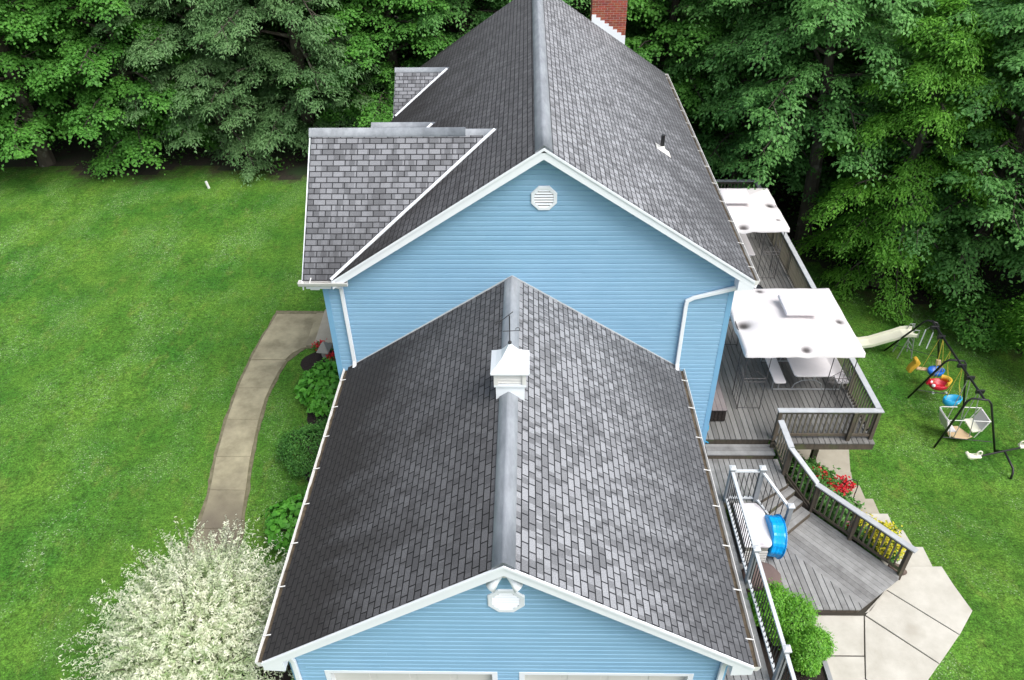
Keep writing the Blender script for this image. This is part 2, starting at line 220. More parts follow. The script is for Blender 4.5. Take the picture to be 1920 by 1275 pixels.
# ------------------------------------------------------------------ geometry helpers
ORI = {}
def V(*a): return Vector(a)
class MB:
    def __init__(s): s.v = []; s.f = []; s.r = []; s.uv = None
    def add(s, vs, fs, rnd=None):
        o = len(s.v); s.v += [tuple(p) for p in vs]; rr = random.random() if rnd is None else rnd
        for f in fs: s.f.append(tuple(i+o for i in f)); s.r.append(rr)
        return s
    def box(s, x0, x1, y0, y1, z0, z1):
        return s.add([(x0, y0, z0), (x1, y0, z0), (x1, y1, z0), (x0, y1, z0), (x0, y0, z1), (x1, y0, z1), (x1, y1, z1), (x0, y1, z1)], [(0, 3, 2, 1), (4, 5, 6, 7), (0, 1, 5, 4), (1, 2, 6, 5), (2, 3, 7, 6), (3, 0, 4, 7)])
    def beam(s, p, q, w, h, up=(0, 0, 1), off=0):      # box from p to q, w wide sideways, h along up; off lifts it
        p = Vector(p); q = Vector(q); d = (q-p).normalized(); up = Vector(up)
        sd_ = d.cross(up)
        if sd_.length < 1e-4: sd_ = d.cross(Vector((1, 0, 0)))
        sd_.normalize(); up = sd_.cross(d).normalized(); p = p+up*off; q = q+up*off
        a = sd_*w/2; b = up*h/2; vs = [p-a-b, p+a-b, p+a+b, p-a+b, q-a-b, q+a-b, q+a+b, q-a+b]
        return s.add(vs, [(0, 1, 2, 3), (7, 6, 5, 4), (0, 4, 5, 1), (1, 5, 6, 2), (2, 6, 7, 3), (3, 7, 4, 0)])
    def tube(s, pts, r, seg=8, cap=True):
        pts = [Vector(p) for p in pts]; n = len(pts); rs = r if isinstance(r, (list, tuple)) else [r]*n
        vs = []; fs = []; prev = None
        for i, p in enumerate(pts):
            d = (pts[min(i+1, n-1)]-pts[max(i-1, 0)]); d = d.normalized() if d.length > 0 else V(0, 0, 1)
            a = prev - d*prev.dot(d) if prev is not None else d.orthogonal()
            if a.length < 1e-5: a = d.orthogonal()
            a.normalize(); prev = a; b = d.cross(a)
            for k in range(seg):
                t = 2*math.pi*k/seg; vs.append(p+(a*math.cos(t)+b*math.sin(t))*rs[i])
        for i in range(n-1):
            for k in range(seg):
                k2 = (k+1) % seg; fs.append((i*seg+k, i*seg+k2, (i+1)*seg+k2, (i+1)*seg+k))
        if cap: fs.append(tuple(range(seg-1, -1, -1))); fs.append(tuple((n-1)*seg+k for k in range(seg)))
        return s.add(vs, fs)
    def prism(s, poly, z0, z1):       # xy polygon (counter-clockwise) extruded
        n = len(poly); vs = [(x, y, z0) for x, y in poly]+[(x, y, z1) for x, y in poly]
        return s.add(vs, [tuple(range(n-1, -1, -1)), tuple(range(n, 2*n))]+[(i, (i+1) % n, n+(i+1) % n, n+i) for i in range(n)])
    def extr(s, poly, d):             # 3D polygon extruded by vector d
        n = len(poly); d = Vector(d); a = [Vector(p) for p in poly]; vs = a+[p+d for p in a]
        return s.add(vs, [tuple(range(n-1, -1, -1)), tuple(range(n, 2*n))]+[(i, (i+1) % n, n+(i+1) % n, n+i) for i in range(n)])
    def lathe(s, c, prof, seg=20, axis=(0, 0, 1)):
        ax = Vector(axis).normalized(); a = ax.orthogonal().normalized(); b = ax.cross(a); c = Vector(c); vs = []; fs = []
        for (r, h) in prof:
            for k in range(seg):
                t = 2*math.pi*k/seg; vs.append(c+ax*h+(a*math.cos(t)+b*math.sin(t))*max(r, 1e-4))
        for i in range(len(prof)-1):
            for k in range(seg):
                k2 = (k+1) % seg; fs.append((i*seg+k, i*seg+k2, (i+1)*seg+k2, (i+1)*seg+k))
        return s.add(vs, fs)
    def build(s, name, m, parent=None, origin=None, bevel=0, smooth=False):
        if origin is None: origin = ORI[parent.name] if parent else V(0, 0, 0)
        origin = Vector(origin); me = bpy.data.meshes.new(name)
        me.from_pydata([tuple(Vector(p)-origin) for p in s.v], [], s.f)
        at = me.attributes.new('rnd', 'FLOAT', 'FACE'); at.data.foreach_set('value', s.r)
        me.materials.append(m); me.validate(); me.update()
        if smooth: me.polygons.foreach_set('use_smooth', [True]*len(me.polygons))
        o = bpy.data.objects.new(name, me); COL.objects.link(o); ORI[o.name] = origin
        if parent: o.parent = parent; o.location = origin-ORI[parent.name]
        else: o.location = origin
        if bevel:
            b = o.modifiers.new('bevel', 'BEVEL'); b.width = bevel; b.segments = 2; b.limit_method = 'ANGLE'
        return o
def thing(name, label, cat, loc=(0, 0, 0), group=None):
    o = bpy.data.objects.new(name, None); COL.objects.link(o); o.location = loc; ORI[o.name] = Vector(loc)
    o['label'] = label; o['category'] = cat
    if group: o['group'] = group
    return o
def tag(o, label, cat, group=None):
    o['label'] = label; o['category'] = cat
    if group: o['group'] = group
    return o
def struct(o): o['kind'] = 'structure'; return o
def inst(src, name, parent, loc, rot=None, scale=None):     # another part sharing the mesh
    o = bpy.data.objects.new(name, src.data); COL.objects.link(o); o.parent = parent; o.location = Vector(loc)-ORI[parent.name]; ORI[o.name] = Vector(loc)
    if rot: o.rotation_euler = rot
    if scale: o.scale = scale
    for md in src.modifiers:
        b = o.modifiers.new('bevel', 'BEVEL'); b.width = md.width; b.segments = 2; b.limit_method = 'ANGLE'
    return o
def quads(name, P, m, rnd, smooth=False):        # P (N,4,3) numpy quads -> mesh
    n = len(P); me = bpy.data.meshes.new(name); me.vertices.add(4*n); me.vertices.foreach_set('co', P.reshape(-1).astype(np.float32))
    me.loops.add(4*n); me.loops.foreach_set('vertex_index', np.arange(4*n, dtype=np.int32)); me.polygons.add(n)
    me.polygons.foreach_set('loop_start', np.arange(0, 4*n, 4, dtype=np.int32)); me.update(calc_edges=True)
    at = me.attributes.new('rnd', 'FLOAT', 'FACE'); at.data.foreach_set('value', rnd.astype(np.float32)); me.materials.append(m); return me
def nrm(a): return a/np.maximum(np.linalg.norm(a, axis=-1, keepdims=True), 1e-9)
def leaves(name, pos, nor, size, asp, m, rnd=None, along=None, fold=.18):
    n = len(pos); nor = nrm(nor); t = RNG.normal(size=(n, 3)) if along is None else along+RNG.normal(size=(n, 3))*.35
    t = nrm(t-nor*np.sum(t*nor, 1, keepdims=True)); b = np.cross(nor, t); s = size[:, None]; w = s*asp*.5
    P = np.stack([pos-t*s*.5, pos+b*w+nor*s*fold-t*s*.05, pos+t*s*.5-nor*s*fold*.5, pos-b*w+nor*s*fold-t*s*.05], 1)
    return quads(name, P, m, RNG.random(n) if rnd is None else rnd)
def link_mesh(name, me, parent=None, loc=(0, 0, 0)):
    o = bpy.data.objects.new(name, me); COL.objects.link(o); ORI[o.name] = Vector(loc)
    if parent: o.parent = parent; o.location = Vector(loc)-ORI[parent.name]
    else: o.location = loc
    return o
# ------------------------------------------------------------------ terrain
def sm(t): t = np.clip(t, 0, 1); return t*t*(3-2*t)
def gz(x, y):
    x = np.asarray(x, float); y = np.asarray(y, float)
    right = -.92-.86*np.clip((y-3.8)/4.0, 0, 1)
    k = sm((x-3.2)/1.2)*(1-sm((y-20)/3))+sm((x-3)/6)*sm((y-20)/3)
    return right*k + .04*np.sin(x*.5+1)*np.sin(y*.4)*sm((np.abs(x)-9)/3)
def edge(x, y):       # >0 inside the wood
    left = y-(24.0+.5*np.sin(x*.8)+.3*np.sin(x*2.1+1)+.012*(x+12)**2*(x < -12)*.3)
    # wood on the right runs diagonally from behind the deck
    r = (x*.66+y*.75)-(21.6+.35*np.sin(x*1.7)+.3*np.sin(y*1.3))
    return np.where(x < 3, left, np.maximum(r, left-2.5*(x < 8)))
gx = np.concatenate([np.linspace(-90, -32, 20), np.arange(-31.5, 31.6, .5), np.linspace(33, 90, 20)]); gy = np.concatenate([np.linspace(-60, -6, 16), np.arange(-5.5, 34.1, .5), np.linspace(36, 120, 20)])
XX, YY = np.meshgrid(gx, gy); ZZ = gz(XX, YY)
vs = np.stack([XX, YY, ZZ], -1).reshape(-1, 3); nx = len(gx); ny = len(gy)
fs = [(j*nx+i, j*nx+i+1, (j+1)*nx+i+1, (j+1)*nx+i) for j in range(ny-1) for i in range(nx-1)]
me = bpy.data.meshes.new('lawn'); me.from_pydata(vs.tolist(), [], fs); me.materials.append(lawn_mat())
at = me.attributes.new('bare', 'FLOAT', 'POINT'); e = edge(XX, YY).reshape(-1); at.data.foreach_set('value', np.clip(.42+e*.22, 0, 1).astype(np.float32))
me.polygons.foreach_set('use_smooth', [True]*len(me.polygons)); o = bpy.data.objects.new('lawn', me); COL.objects.link(o); struct(o)
fx = np.arange(-50, 50.1, .5); fy = np.arange(8, 70.1, .5); XX, YY = np.meshgrid(fx, fy); E_ = edge(XX, YY); nx = len(fx)
vs = np.stack([XX, YY, gz(XX, YY)+.012], -1).reshape(-1, 3); Ef = E_.reshape(-1)
fs = [q for q in ((j*nx+i, j*nx+i+1, (j+1)*nx+i+1, (j+1)*nx+i) for j in range(len(fy)-1) for i in range(nx-1)) if all(Ef[k] > .5 for k in q)]
me = bpy.data.meshes.new('forest_floor'); me.from_pydata(vs.tolist(), [], fs); me.materials.append(M['forest']); o = bpy.data.objects.new('forest_floor', me); COL.objects.link(o); struct(o)
# ------------------------------------------------------------------ the house
house = thing('house', 'light blue two storey house with attached garage, white trim and grey shingle roofs', 'house', (0, 7, 0))
SL = .6632; LG = 7.541; A_ = 3.95; HE = 2.886; HR = 5.437; SG = (HR-HE)/A_
XM = .651; MB_ = 4.54; ME_ = 5.532; MR = 8.544; WL = -4.18; WR = 4.86; Y0 = 7.24; Y1 = 20.81
def siding(name, org, ud, out, spans, z0, z1, parent, ex=.115):
    b = MB(); org = Vector(org); ud = Vector(ud); out = Vector(out); z = z0
    row = 0
    while z < z1-.005:
        zt = min(z+ex, z1); row += 1
        for (a0, a1), (c0, c1) in zip(spans(z+1e-4), spans(zt-1e-4)):
            if a1-a0 < .01: continue
            if c1 < c0: c0 = c1 = (c0+c1)/2
            js = [q for q in np.arange(-12+(row*1.27) % 3.66, 16, 3.66) if max(a0, c0)+.15 < q < min(a1, c1)-.15]; ends = [(a0, c0)]+[(q, q) for q in js]+[(a1, c1)]
            for (s0, t0), (s1, t1) in zip(ends, ends[1:]):      # panels butt with a slight offset
                w = random.uniform(-.002, .002); f = .66 if t1-t0 > .3 else 1.0; r_nd = random.random()
                p = lambda u, zz, d: org+ud*u+V(0, 0, zz)+out*d
                zm = z+(zt-z)*f; m0 = s0+(t0-s0)*f; m1 = s1+(t1-s1)*f; dz = random.uniform(-.0025, .0025)
                b.add([p(s0, z+dz, .030+w), p(s1, z-dz, .030+w), p(m1, zm, .027+w), p(m0, zm, .027+w), p(t1, zt, .0), p(t0, zt, .0), p(s0, z+.001, -.004), p(s1, z+.001, -.004), p(s1, z-dz, -.004), p(m1, zm, -.004)], [(0, 1, 2, 3), (3, 2, 4, 5), (6, 7, 1, 0), (1, 8, 9, 2)], r_nd)
        z = zt
    return b.build(name, M['siding'], parent)
def slab(name, corners, udir, mat, parent, th=.05):   # roof slope: corners (3D, ccw from above), u along the courses
    c = [Vector(p) for p in corners]; n = (c[1]-c[0]).cross(c[2]-c[0]).normalized(); u = Vector(udir).normalized(); v = n.cross(u)
    if v.z < 0: v = -v
    me = bpy.data.meshes.new(name); og = ORI[parent.name]; k = len(c)
    vs = [tuple(p-og) for p in c]+[tuple(p-n*th-og) for p in c]
    fs = [tuple(range(k)), tuple(range(2*k-1, k-1, -1))]+[(i, k+i, k+(i+1) % k, (i+1) % k) for i in range(k)]
    me.from_pydata(vs, [], fs); uvl = me.uv_layers.new(name='UVMap'); uv2 = me.uv_layers.new(name='slope'); vd = [p.dot(v) for p in c]; v0_, v1_ = min(vd), max(vd)
    for p in me.polygons:
        for li in p.loop_indices:
            w = Vector(me.vertices[me.loops[li].vertex_index].co)+og; uvl.data[li].uv = (w.dot(u)+20, w.dot(v)+20); uv2.data[li].uv = (0, (w.dot(v)-v0_)/(v1_-v0_))
    me.materials.append(mat); me.update(); o = bpy.data.objects.new(name, me); COL.objects.link(o); o.parent = parent; ORI[o.name] = og; return o
# walls
def main_span(z):
    top = max(0, (MR-.03-z)/SL)
    l = WL if z < 5.4 else max(XM-4.21, XM-top); r = min(WR, XM+top); return [(max(l, XM-top) if z >= 5.4 else l, r)]
siding('main_gable_siding', (0, LG, 0), (1, 0, 0), (0, -1, 0), main_span, -.2, MR-.05, house)
DZ = 2.14
def gar_span(z):
    top = max(0, (HR-.03-z)/SG)
    if z < DZ: return [(-3.65, -3.11), (-.17, .20), (3.14, 3.65)]
    return [(max(-3.65, -top), min(3.65, top))]
[siding('garage_gable_siding', (0, .3, 0), (1, 0, 0), (0, -1, 0), (lambda z, q=q: [gar_span(.5)[q]]), 0, DZ, house) for q in range(3)]; siding('garage_gable_siding', (0, .3, 0), (1, 0, 0), (0, -1, 0), gar_span, DZ, HR-.05, house)
siding('side_siding', (3.65, .3, 0), (0, 1, 0), (1, 0, 0), lambda z: [(0, LG-.3)], -.05, HE-.05, house)
siding('side_siding', (-3.65, .3, 0), (0, 1, 0), (-1, 0, 0), lambda z: [(0, LG-.3)], -.05, HE-.05, house)
siding('side_siding', (WR, LG, 0), (0, 1, 0), (1, 0, 0), lambda z: [(0, 13.05)], .3, ME_-.1, house)
siding('side_siding', (WL, LG, 0), (0, 1, 0), (-1, 0, 0), lambda z: [(0, 4.75)], .3, ME_-.1, house)
siding('side_siding', (-3.56, LG, 0), (0, 1, 0), (-1, 0, 0), lambda z: [(4.75, 13.05)], .3, ME_-.1, house)
w = MB(); w.box(-3.64, 3.64, .32, LG, -1.2, HE-.1) if False else None
w.box(-3.64, -3.11, .31, .40, -1, 2.6); w.box(3.14, 3.64, .31, .40, -1, 2.6); w.box(-3.64, -3.55, .4, LG, -1, 2.7); w.box(3.55, 3.64, .4, LG, -1.4, 2.7); w.box(-3.11, 3.14, .31, .40, DZ, 2.6); w.box(-.17, .20, .31, .40, 0, DZ)
w.add([(-3.6, .318, 2.55), (3.6, .318, 2.55), (0, .318, HR-.12), (-3.6, .36, 2.55), (3.6, .36, 2.55), (0, .36, HR-.12)], [(0, 1, 2), (5, 4, 3)])
w.build('garage_wall', M['siding2'], house)
w = MB(); w.box(WR-.1, WR-.01, LG+.01, 20.6, -2, ME_-.12); w.box(-3.55, -3.45, 12.3, 20.6, -1, ME_-.12); w.box(WL+.01, WL+.1, LG+.01, 12.3, -1, ME_-.12); w.box(WL+.1, -3.45, 12.2, 12.3, -1, ME_-.12); w.box(WL+.1, WR-.1, LG+.01, LG+.09, -2, ME_-.12); w.box(-3.45, WR-.1, 20.5, 20.6, -2, ME_-.12)
for yy in (LG+.02, 20.58): w.add([(XM-4.1, yy, ME_-.12), (XM+4.1, yy, ME_-.12), (XM, yy, MR-.15), (XM-4.1, yy+.04, ME_-.12), (XM+4.1, yy+.04, ME_-.12), (XM, yy+.04, MR-.15)], [(0, 1, 2), (5, 4, 3)])
w.build('house_wall', M['siding2'], house)
# corner boards
cb = MB()
cb.box(WL-.03, WL+.09, LG-.034, LG+.1, -.2, 5.3); cb.build('corner_board', M['siding2'], house)
cb = MB(); cb.box(WR-.09, WR+.03, LG-.034, LG+.1, -.2, 5.3); cb.build('corner_board', M['siding2'], house)
for sx in (-1, 1): MB().box(sx*3.62-.05, sx*3.62+.05, .268, .38, 0, 2.55).build('corner_board', M['siding2'], house)
# roofs
def gable_roof(xc, half, ze, zr, y0, y1, mr, ml):
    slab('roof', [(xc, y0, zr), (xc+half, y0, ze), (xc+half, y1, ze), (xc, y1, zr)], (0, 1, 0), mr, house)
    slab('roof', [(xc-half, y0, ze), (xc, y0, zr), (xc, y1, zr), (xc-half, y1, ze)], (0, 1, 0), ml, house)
def ridge_cap(p, q, s, w=.17, parent=house, lift=.035):
    p = Vector(p); q = Vector(q); d = (q-p).normalized(); sd_ = d.cross(V(0, 0, 1)).normalized(); b = MB(); n = max(2, int((q-p).length/1.2)); ring = []
    prof = [(-w, -w*s-.004), (-w, -w*s+lift*.7), (-w*.5, -w*s*.5+lift*1.05), (-w*.2, -w*s*.2+lift*1.2), (0, lift*1.12), (w*.2, -w*s*.2+lift*1.2), (w*.5, -w*s*.5+lift*1.05), (w, -w*s+lift*.7), (w, -w*s-.004)]
    vs = []; fs = []; k = len(prof)
    for i in range(n+1):
        c = p+(q-p)*i/n
        for (a, h) in prof: vs.append(c+sd_*a+V(0, 0, h))
    for i in range(n):
        for j in range(k-1): fs.append((i*k+j, i*k+j+1, (i+1)*k+j+1, (i+1)*k+j))
    fs.append(tuple(range(k))); fs.append(tuple(n*k+j for j in range(k-1, -1, -1)))
    b.add(vs, fs); o = b.build('ridge_cap', M['cap'], parent, smooth=True); return o
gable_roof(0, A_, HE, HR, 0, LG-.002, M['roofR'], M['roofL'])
ridge_cap((0, -.02, HR), (0, LG-.04, HR), SG)
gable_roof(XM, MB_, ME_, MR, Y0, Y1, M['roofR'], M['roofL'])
ridge_cap((XM, Y0-.03, MR), (XM, Y1, MR), SL)
def rake(xc, half, ze, zr, y, sgn, hgt=.19):
    for sx in (-1, 1):
        b = MB(); t = .05
        b.extr([(xc, y-.03, zr-.03), (xc, y-.03, zr-.03-hgt-.03), (xc+sx*half, y-.03, ze-.03-hgt), (xc+sx*half, y-.03, ze-.03)], (0, .035, 0))
        b.extr([(xc, y-.05, zr-.012), (xc, y-.05, zr-.065), (xc+sx*half, y-.05, ze-.065), (xc+sx*half, y-.05, ze-.012)], (0, .019, 0))
        b.build('rake_board', M['white'], house)
        b = MB(); b.extr([(xc, y+.01, zr-.2), (xc, y+.01, zr-.23), (xc+sx*half, y+.01, ze-.21), (xc+sx*half, y+.01, ze-.18)], (0, .27, 0)); b.build('soffit', M['white'], house)
rake(0, A_, HE, HR, 0, 1); rake(XM, MB_, ME_, MR, Y0, 1)
# rake at the back gable
for sx in (-1, 1): MB().extr([(XM, Y1+.01, MR-.03), (XM, Y1+.01, MR-.25), (XM+sx*MB_, Y1+.01, ME_-.22), (XM+sx*MB_, Y1+.01, ME_-.03)], (0, .03, 0)).build('rake_board', M['white'], house)
# eave returns
for (x, s, z, y) in ((-A_, -1, HE, 0), (A_, 1, HE, 0), (XM+MB_, 1, ME_, Y0)):
    b = MB(); xi = x-s*.34; b.extr([(x, y-.028, z-.06), (x, y-.028, z-.24), (xi, y-.028, z-.27), (xi, y-.028, z-.02)], (0, .32, 0)); b.build('eave_return', M['white'], house)
for (x0, x1, z, y0, y1) in ((-3.93, -3.66, HE, .3, 7.5), (3.66, 3.93, HE, .3, 7.5), (4.89, 5.17, ME_, 7.6, 20.8), (-3.87, -3.58, ME_, 12.2, 20.8), (-4.5, -4.21, ME_, 7.6, 12.2)):
    MB().box(x0, x1, y0, y1, z-.24, z-.22).build('soffit', M['white'], house)
# gutters: open troughs with dirt inside and hangers
def gutter(p, q, out, hang=.9):
    p = Vector(p); q = Vector(q); d = (q-p).normalized(); o = Vector(out); L_ = (q-p).length; b = MB()
    prof = [(0, .0), (0, -.11), (.07, -.125), (.095, -.10), (.125, -.02), (.125, 0), (.115, 0), (.108, -.02), (.085, -.09), (.065, -.11), (.01, -.10), (.01, 0)]
    k = len(prof); vs = [p+o*a+V(0, 0, h) for a, h in prof]+[q+o*a+V(0, 0, h) for a, h in prof]
    b.add(vs, [(j, (j+1) % k, k+(j+1) % k, k+j) for j in range(k)])
    for e_, s in ((p, -1), (q, 1)): b.add([e_+d*s*.002+o*a+V(0, 0, h) for a, h in prof[:6]], [tuple(range(6))])
    g = b.build('gutter', M['white2'], house)
    c = MB(); n = max(2, int(L_/.25)); vs = []; fs = []
    for i in range(n+1):
        for a in (.012, .06, .107): vs.append(p+(q-p)*(i/n)+o*a+V(0, 0, -.055+random.uniform(-.02, .015)))
    for i in range(n):
        for j in (0, 1): fs.append((i*3+j, i*3+j+1, i*3+j+4, i*3+j+3))
    c.add(vs, fs); c.build('gutter_debris', M['dirt'], g)
    n = int(L_/hang)
    h0 = None
    for i in range(1, n+1):
        c = p+(q-p)*((i-.5)/n)
        if h0 is None:
            h0 = MB().beam(V(0, 0, 0)-o*.05+V(0, 0, .045), o*.118+V(0, 0, .004), .020, .006).build('gutter_hanger', M['white2'], g, origin=(0, 0, 0)); h0.location = c-ORI[g.name]
        else: inst(h0, 'gutter_hanger', g, c)
    return g
gutter((-A_+.01, -.02, HE-.02), (-A_+.01, LG-.02, HE-.02), (-1, 0, 0)); gutter((A_-.01, -.02, HE-.02), (A_-.01, LG-.02, HE-.02), (1, 0, 0))
gutter((XM+MB_-.01, Y0, ME_-.02), (XM+MB_-.01, Y1, ME_-.02), (1, 0, 0), 1.0)
gutter((-4.62, 7.29, ME_-.03), (-3.56, 7.29, ME_-.03), (0, -1, 0), .5)
# fascia below the shingles
for x, y0, y1, z in ((-A_, .05, LG-.01, HE), (A_-.02, .05, LG-.01, HE), (XM+MB_-.02, 7.3, Y1, ME_), (XM-MB_, 12.4, Y1, ME_)): MB().box(x, x+.018, y0, y1, z-.22, z-.055).build('fascia', M['white'], house)
# downspouts
def spout(pts, w=.085, h=.06, up=(0, -1, 0)):
    b = MB(); pts = [Vector(p) for p in pts]
    vs = []; fs = []; n = len(pts)
    for i, p in enumerate(pts):
        d1 = (pts[i]-pts[i-1]).normalized() if i else (pts[1]-pts[0]).normalized(); d2 = (pts[i+1]-pts[i]).normalized() if i < n-1 else d1
        t = (d1+d2).normalized(); upv = Vector(up) if abs(t.dot(Vector(up))) < .95 else V(0, 0, 1); s = t.cross(upv).normalized(); u = s.cross(t)
        k = 1/max(.6, d1.dot(t))
        for a, c in ((-1, -1), (1, -1), (1, 1), (-1, 1)): vs.append(p+s*a*w/2*k+u*c*h/2*k)
    for i in range(n-1):
        for j in range(4): fs.append((i*4+j, i*4+(j+1) % 4, i*4+4+(j+1) % 4, i*4+4+j))
    fs += [(0, 1, 2, 3), (n*4-1, n*4-2, n*4-3, n*4-4)]; b.add(vs, fs); return b.build('downspout', M['white'], house, bevel=.012)
spout([(-3.78, 7.24, 5.42), (-3.78, 7.26, 5.34), (-3.78, 7.46, 5.2), (-3.78, 7.47, 5.1), (-3.76, 7.47, 3.12), (-3.76, 7.4, 2.99)])
spout([(5.22, 7.28, 5.36), (5.18, 7.44, 5.28), (4.0, 7.46, 4.92), (3.87, 7.46, 4.84), (3.86, 7.46, 4.7), (3.86, 7.46, 3.06), (3.86, 7.38, 2.93)])
for s in (-1, 1): spout([(s*3.98, .16, 2.74), (s*3.9, .17, 2.68), (s*3.72, .2, 2.66), (s*3.60, .22, 2.6), (s*3.57, .23, 2.48), (s*3.57, .23, .1), (s*3.57, .05, .04)])
# cross gable on the left and its valley
CE = (-4.54, 7.27, 5.5); CR = 7.87; CY = 9.81; CXR = -.37
sx_ = (CR-5.5)/(CY-7.27)
slab('roof', [(-4.54, 7.27, 5.5), (XM-MB_, 7.27, 5.5), (CXR, CY, CR), (-4.5, CY, CR)], (1, 0, 0), M['roofX'], house)
slab('roof', [(-4.5, CY, CR), (CXR, CY, CR), (XM-MB_, 12.35, 5.5), (-4.54, 12.35, 5.5)], (1, 0, 0), M['roofX'], house)
ridge_cap((-4.56, CY, CR+.005), (-1.05, CY, CR+.005), sx_, w=.12, lift=.045); ridge_cap((-1.06, CY, CR-.02), (CXR+.12, CY, CR-.02), sx_, w=.10)
for a, b_ in (((XM-MB_-.02, 7.25, 5.51), (CXR-.02, CY-.04, CR)),):
    a = Vector(a); b_ = Vector(b_); mid = a+(b_-a)*.49
    MB().beam(a+V(0, 0, .03), mid+V(0, 0, .035), .075, .02, up=(-.3, -.4, 1)).beam(mid+V(0, 0, .03), b_+V(0, 0, .03), .07, .02, up=(-.3, -.4, 1)).build('valley_flashing', M['white'], house)
MB().add([(-4.3, 7.5, 5.3), (-4.3, 12.2, 5.3), (-4.3, CY, CR-.1), (-4.2, 7.5, 5.3), (-4.2, 12.2, 5.3), (-4.2, CY, CR-.1)], [(0, 2, 1), (3, 4, 5), (0, 3, 5, 2), (2, 5, 4, 1)]).build('cross_gable_wall', M['siding'], house)
for s, ya in ((1, 7.25), (-1, 12.37)):
    MB().extr([(-4.56, ya, 5.45), (-4.56, CY, CR-.04), (-4.56, CY, CR-.22), (-4.56, ya, 5.27)], (.025, 0, 0)).build('rake_board', M['white'], house)
MB().box(-4.5, -3.95, 7.3, 7.33, 5.27, 5.46).build('fascia', M['white'], house)
b = MB(); b.box(-4.42, -4.22, 7.33, 7.56, 5.22, 5.34).box(-4.5, -4.2, 7.33, 12.2, 5.25, 5.27); b.build('soffit', M['white'], house)
# dormers further back
for (yc, xr) in ((13.31, -2.21), (17.94, -2.19)):
    hw = 1.3; zr = 6.655; ze = 5.6; xl = -3.86; xv = XM-(MR-ze)/SL; d = bpy.data.objects.new('dormer', None); COL.objects.link(d); d.parent = house; ORI[d.name] = ORI[house.name]
    slab('dormer_roof', [(xl, yc-hw, ze), (xv, yc-hw, ze), (xr, yc, zr), (xl, yc, zr)], (1, 0, 0), M['roofX'], d); slab('dormer_roof', [(xl, yc, zr), (xr, yc, zr), (xv, yc+hw, ze), (xl, yc+hw, ze)], (1, 0, 0), M['roofX'], d)
    ridge_cap((xl-.02, yc, zr), (xr+.15, yc, zr), .8, w=.11, parent=d)
    MB().beam(V(xv, yc-hw-.03, ze+.02), V(xr-.02, yc-.06, zr+.02), .07, .02, up=(-.3, -.4, 1)).build('valley_flashing', M['white'], d)
    MB().add([(xl+.12, yc-1.15, 5.3), (xl+.12, yc+1.15, 5.3), (xl+.12, yc+1.15, 5.65), (xl+.12, yc, zr-.08), (xl+.12, yc-1.15, 5.65), (xl+.9, yc-1.15, 5.3), (xl+.9, yc-1.15, 5.65), (xl+.9, yc+1.15, 5.3), (xl+.9, yc+1.15, 5.65)], [(0, 4, 3, 2, 1), (0, 5, 6, 4), (1, 2, 8, 7)]).build('dormer_wall', M['siding'], d)
    b = MB()
    for s in (-1, 1): b.extr([(xl-.01, yc, zr-.04), (xl-.01, yc, zr-.2), (xl-.01, yc+s*hw, ze-.18), (xl-.01, yc+s*hw, ze-.03)], (.02, 0, 0))
    b.build('dormer_trim', M['white'], d)
    MB().box(xl+.05, xl+.11, yc-.45, yc+.45, 4.4, 5.5).build('window', M['glass'], d)
# flashing where the garage roof meets the wall
for s in (-1, 1): MB().beam((0, LG-.03, HR+.03), (s*A_*.99, LG-.03, HE+.03), .012, .03).build('wall_flashing', M['greycap'], house)
# gable vents
def vent(x, y, z, r, sq):
    b = MB(); P = [(math.cos(math.pi/8+k*math.pi/4)*r*sq, math.sin(math.pi/8+k*math.pi/4)*r) for k in range(8)]; Q = [(a*.74, c*.74) for a, c in P]
    f = []; vs = [(x+a, y-.035, z+c) for a, c in P]+[(x+a*.95, y-.055, z+c*.95) for a, c in P]+[(x+a, y-.055, z+c) for a, c in Q]+[(x+a, y-.03, z+c) for a, c in Q]+[(x+a, y, z+c) for a, c in P]
    for L0, L1 in ((4, 0), (0, 1), (1, 2), (2, 3)):
        for k in range(8): f.append((L0*8+k, L0*8+(k+1) % 8, L1*8+(k+1) % 8, L1*8+k))
    b.add(vs, f); v = b.build('gable_vent', M['white'], house)
    MB().add([(x+a*1.02, y-.028, z+c*1.02) for a, c in Q], [tuple(range(8))]).build('vent_shade_back', M['stone'], v)  # grey backing sheet, its colour stands in for the shade between the louvres
    l = MB()
    for i in range(7):
        zz = z-r*.62+i*r*1.24/6; hw = sq*min(r*.68, r*.74*.92+r*.30-abs(zz-z)*1.0) if abs(zz-z) > r*.3 else sq*r*.68
        l.add([(x-hw, y-.056, zz-.018), (x+hw, y-.056, zz-.018), (x+hw, y-.034, zz+.012), (x-hw, y-.034, zz+.012)], [(0, 1, 2, 3)])
    l.build('louvre', M['white'], v)
vent(.67, LG-.005, 7.33, .29, 1.0); vent(.01, .3, 4.17, .31, 1.0)
# flood light under the garage peak
b = MB(); b.box(-.09, .09, .2, .29, 4.88, 5.08).lathe((0, .2, 4.97), [(.0, .09), (.045, .08), (.05, .02), (.035, 0)], 12, (0, -1, 0)); fl = b.build('flood_light', M['white2'], house, bevel=.01)
for s in (-1, 1): MB().lathe((s*.04, .15, 4.94), [(.022, 0), (.03, .06), (.045, .12), (.09, .25), (.082, .25), (.03, .12)], 16, (s*.62, -.30, -.62)).build('lamp_head', M['white'], fl, smooth=True)
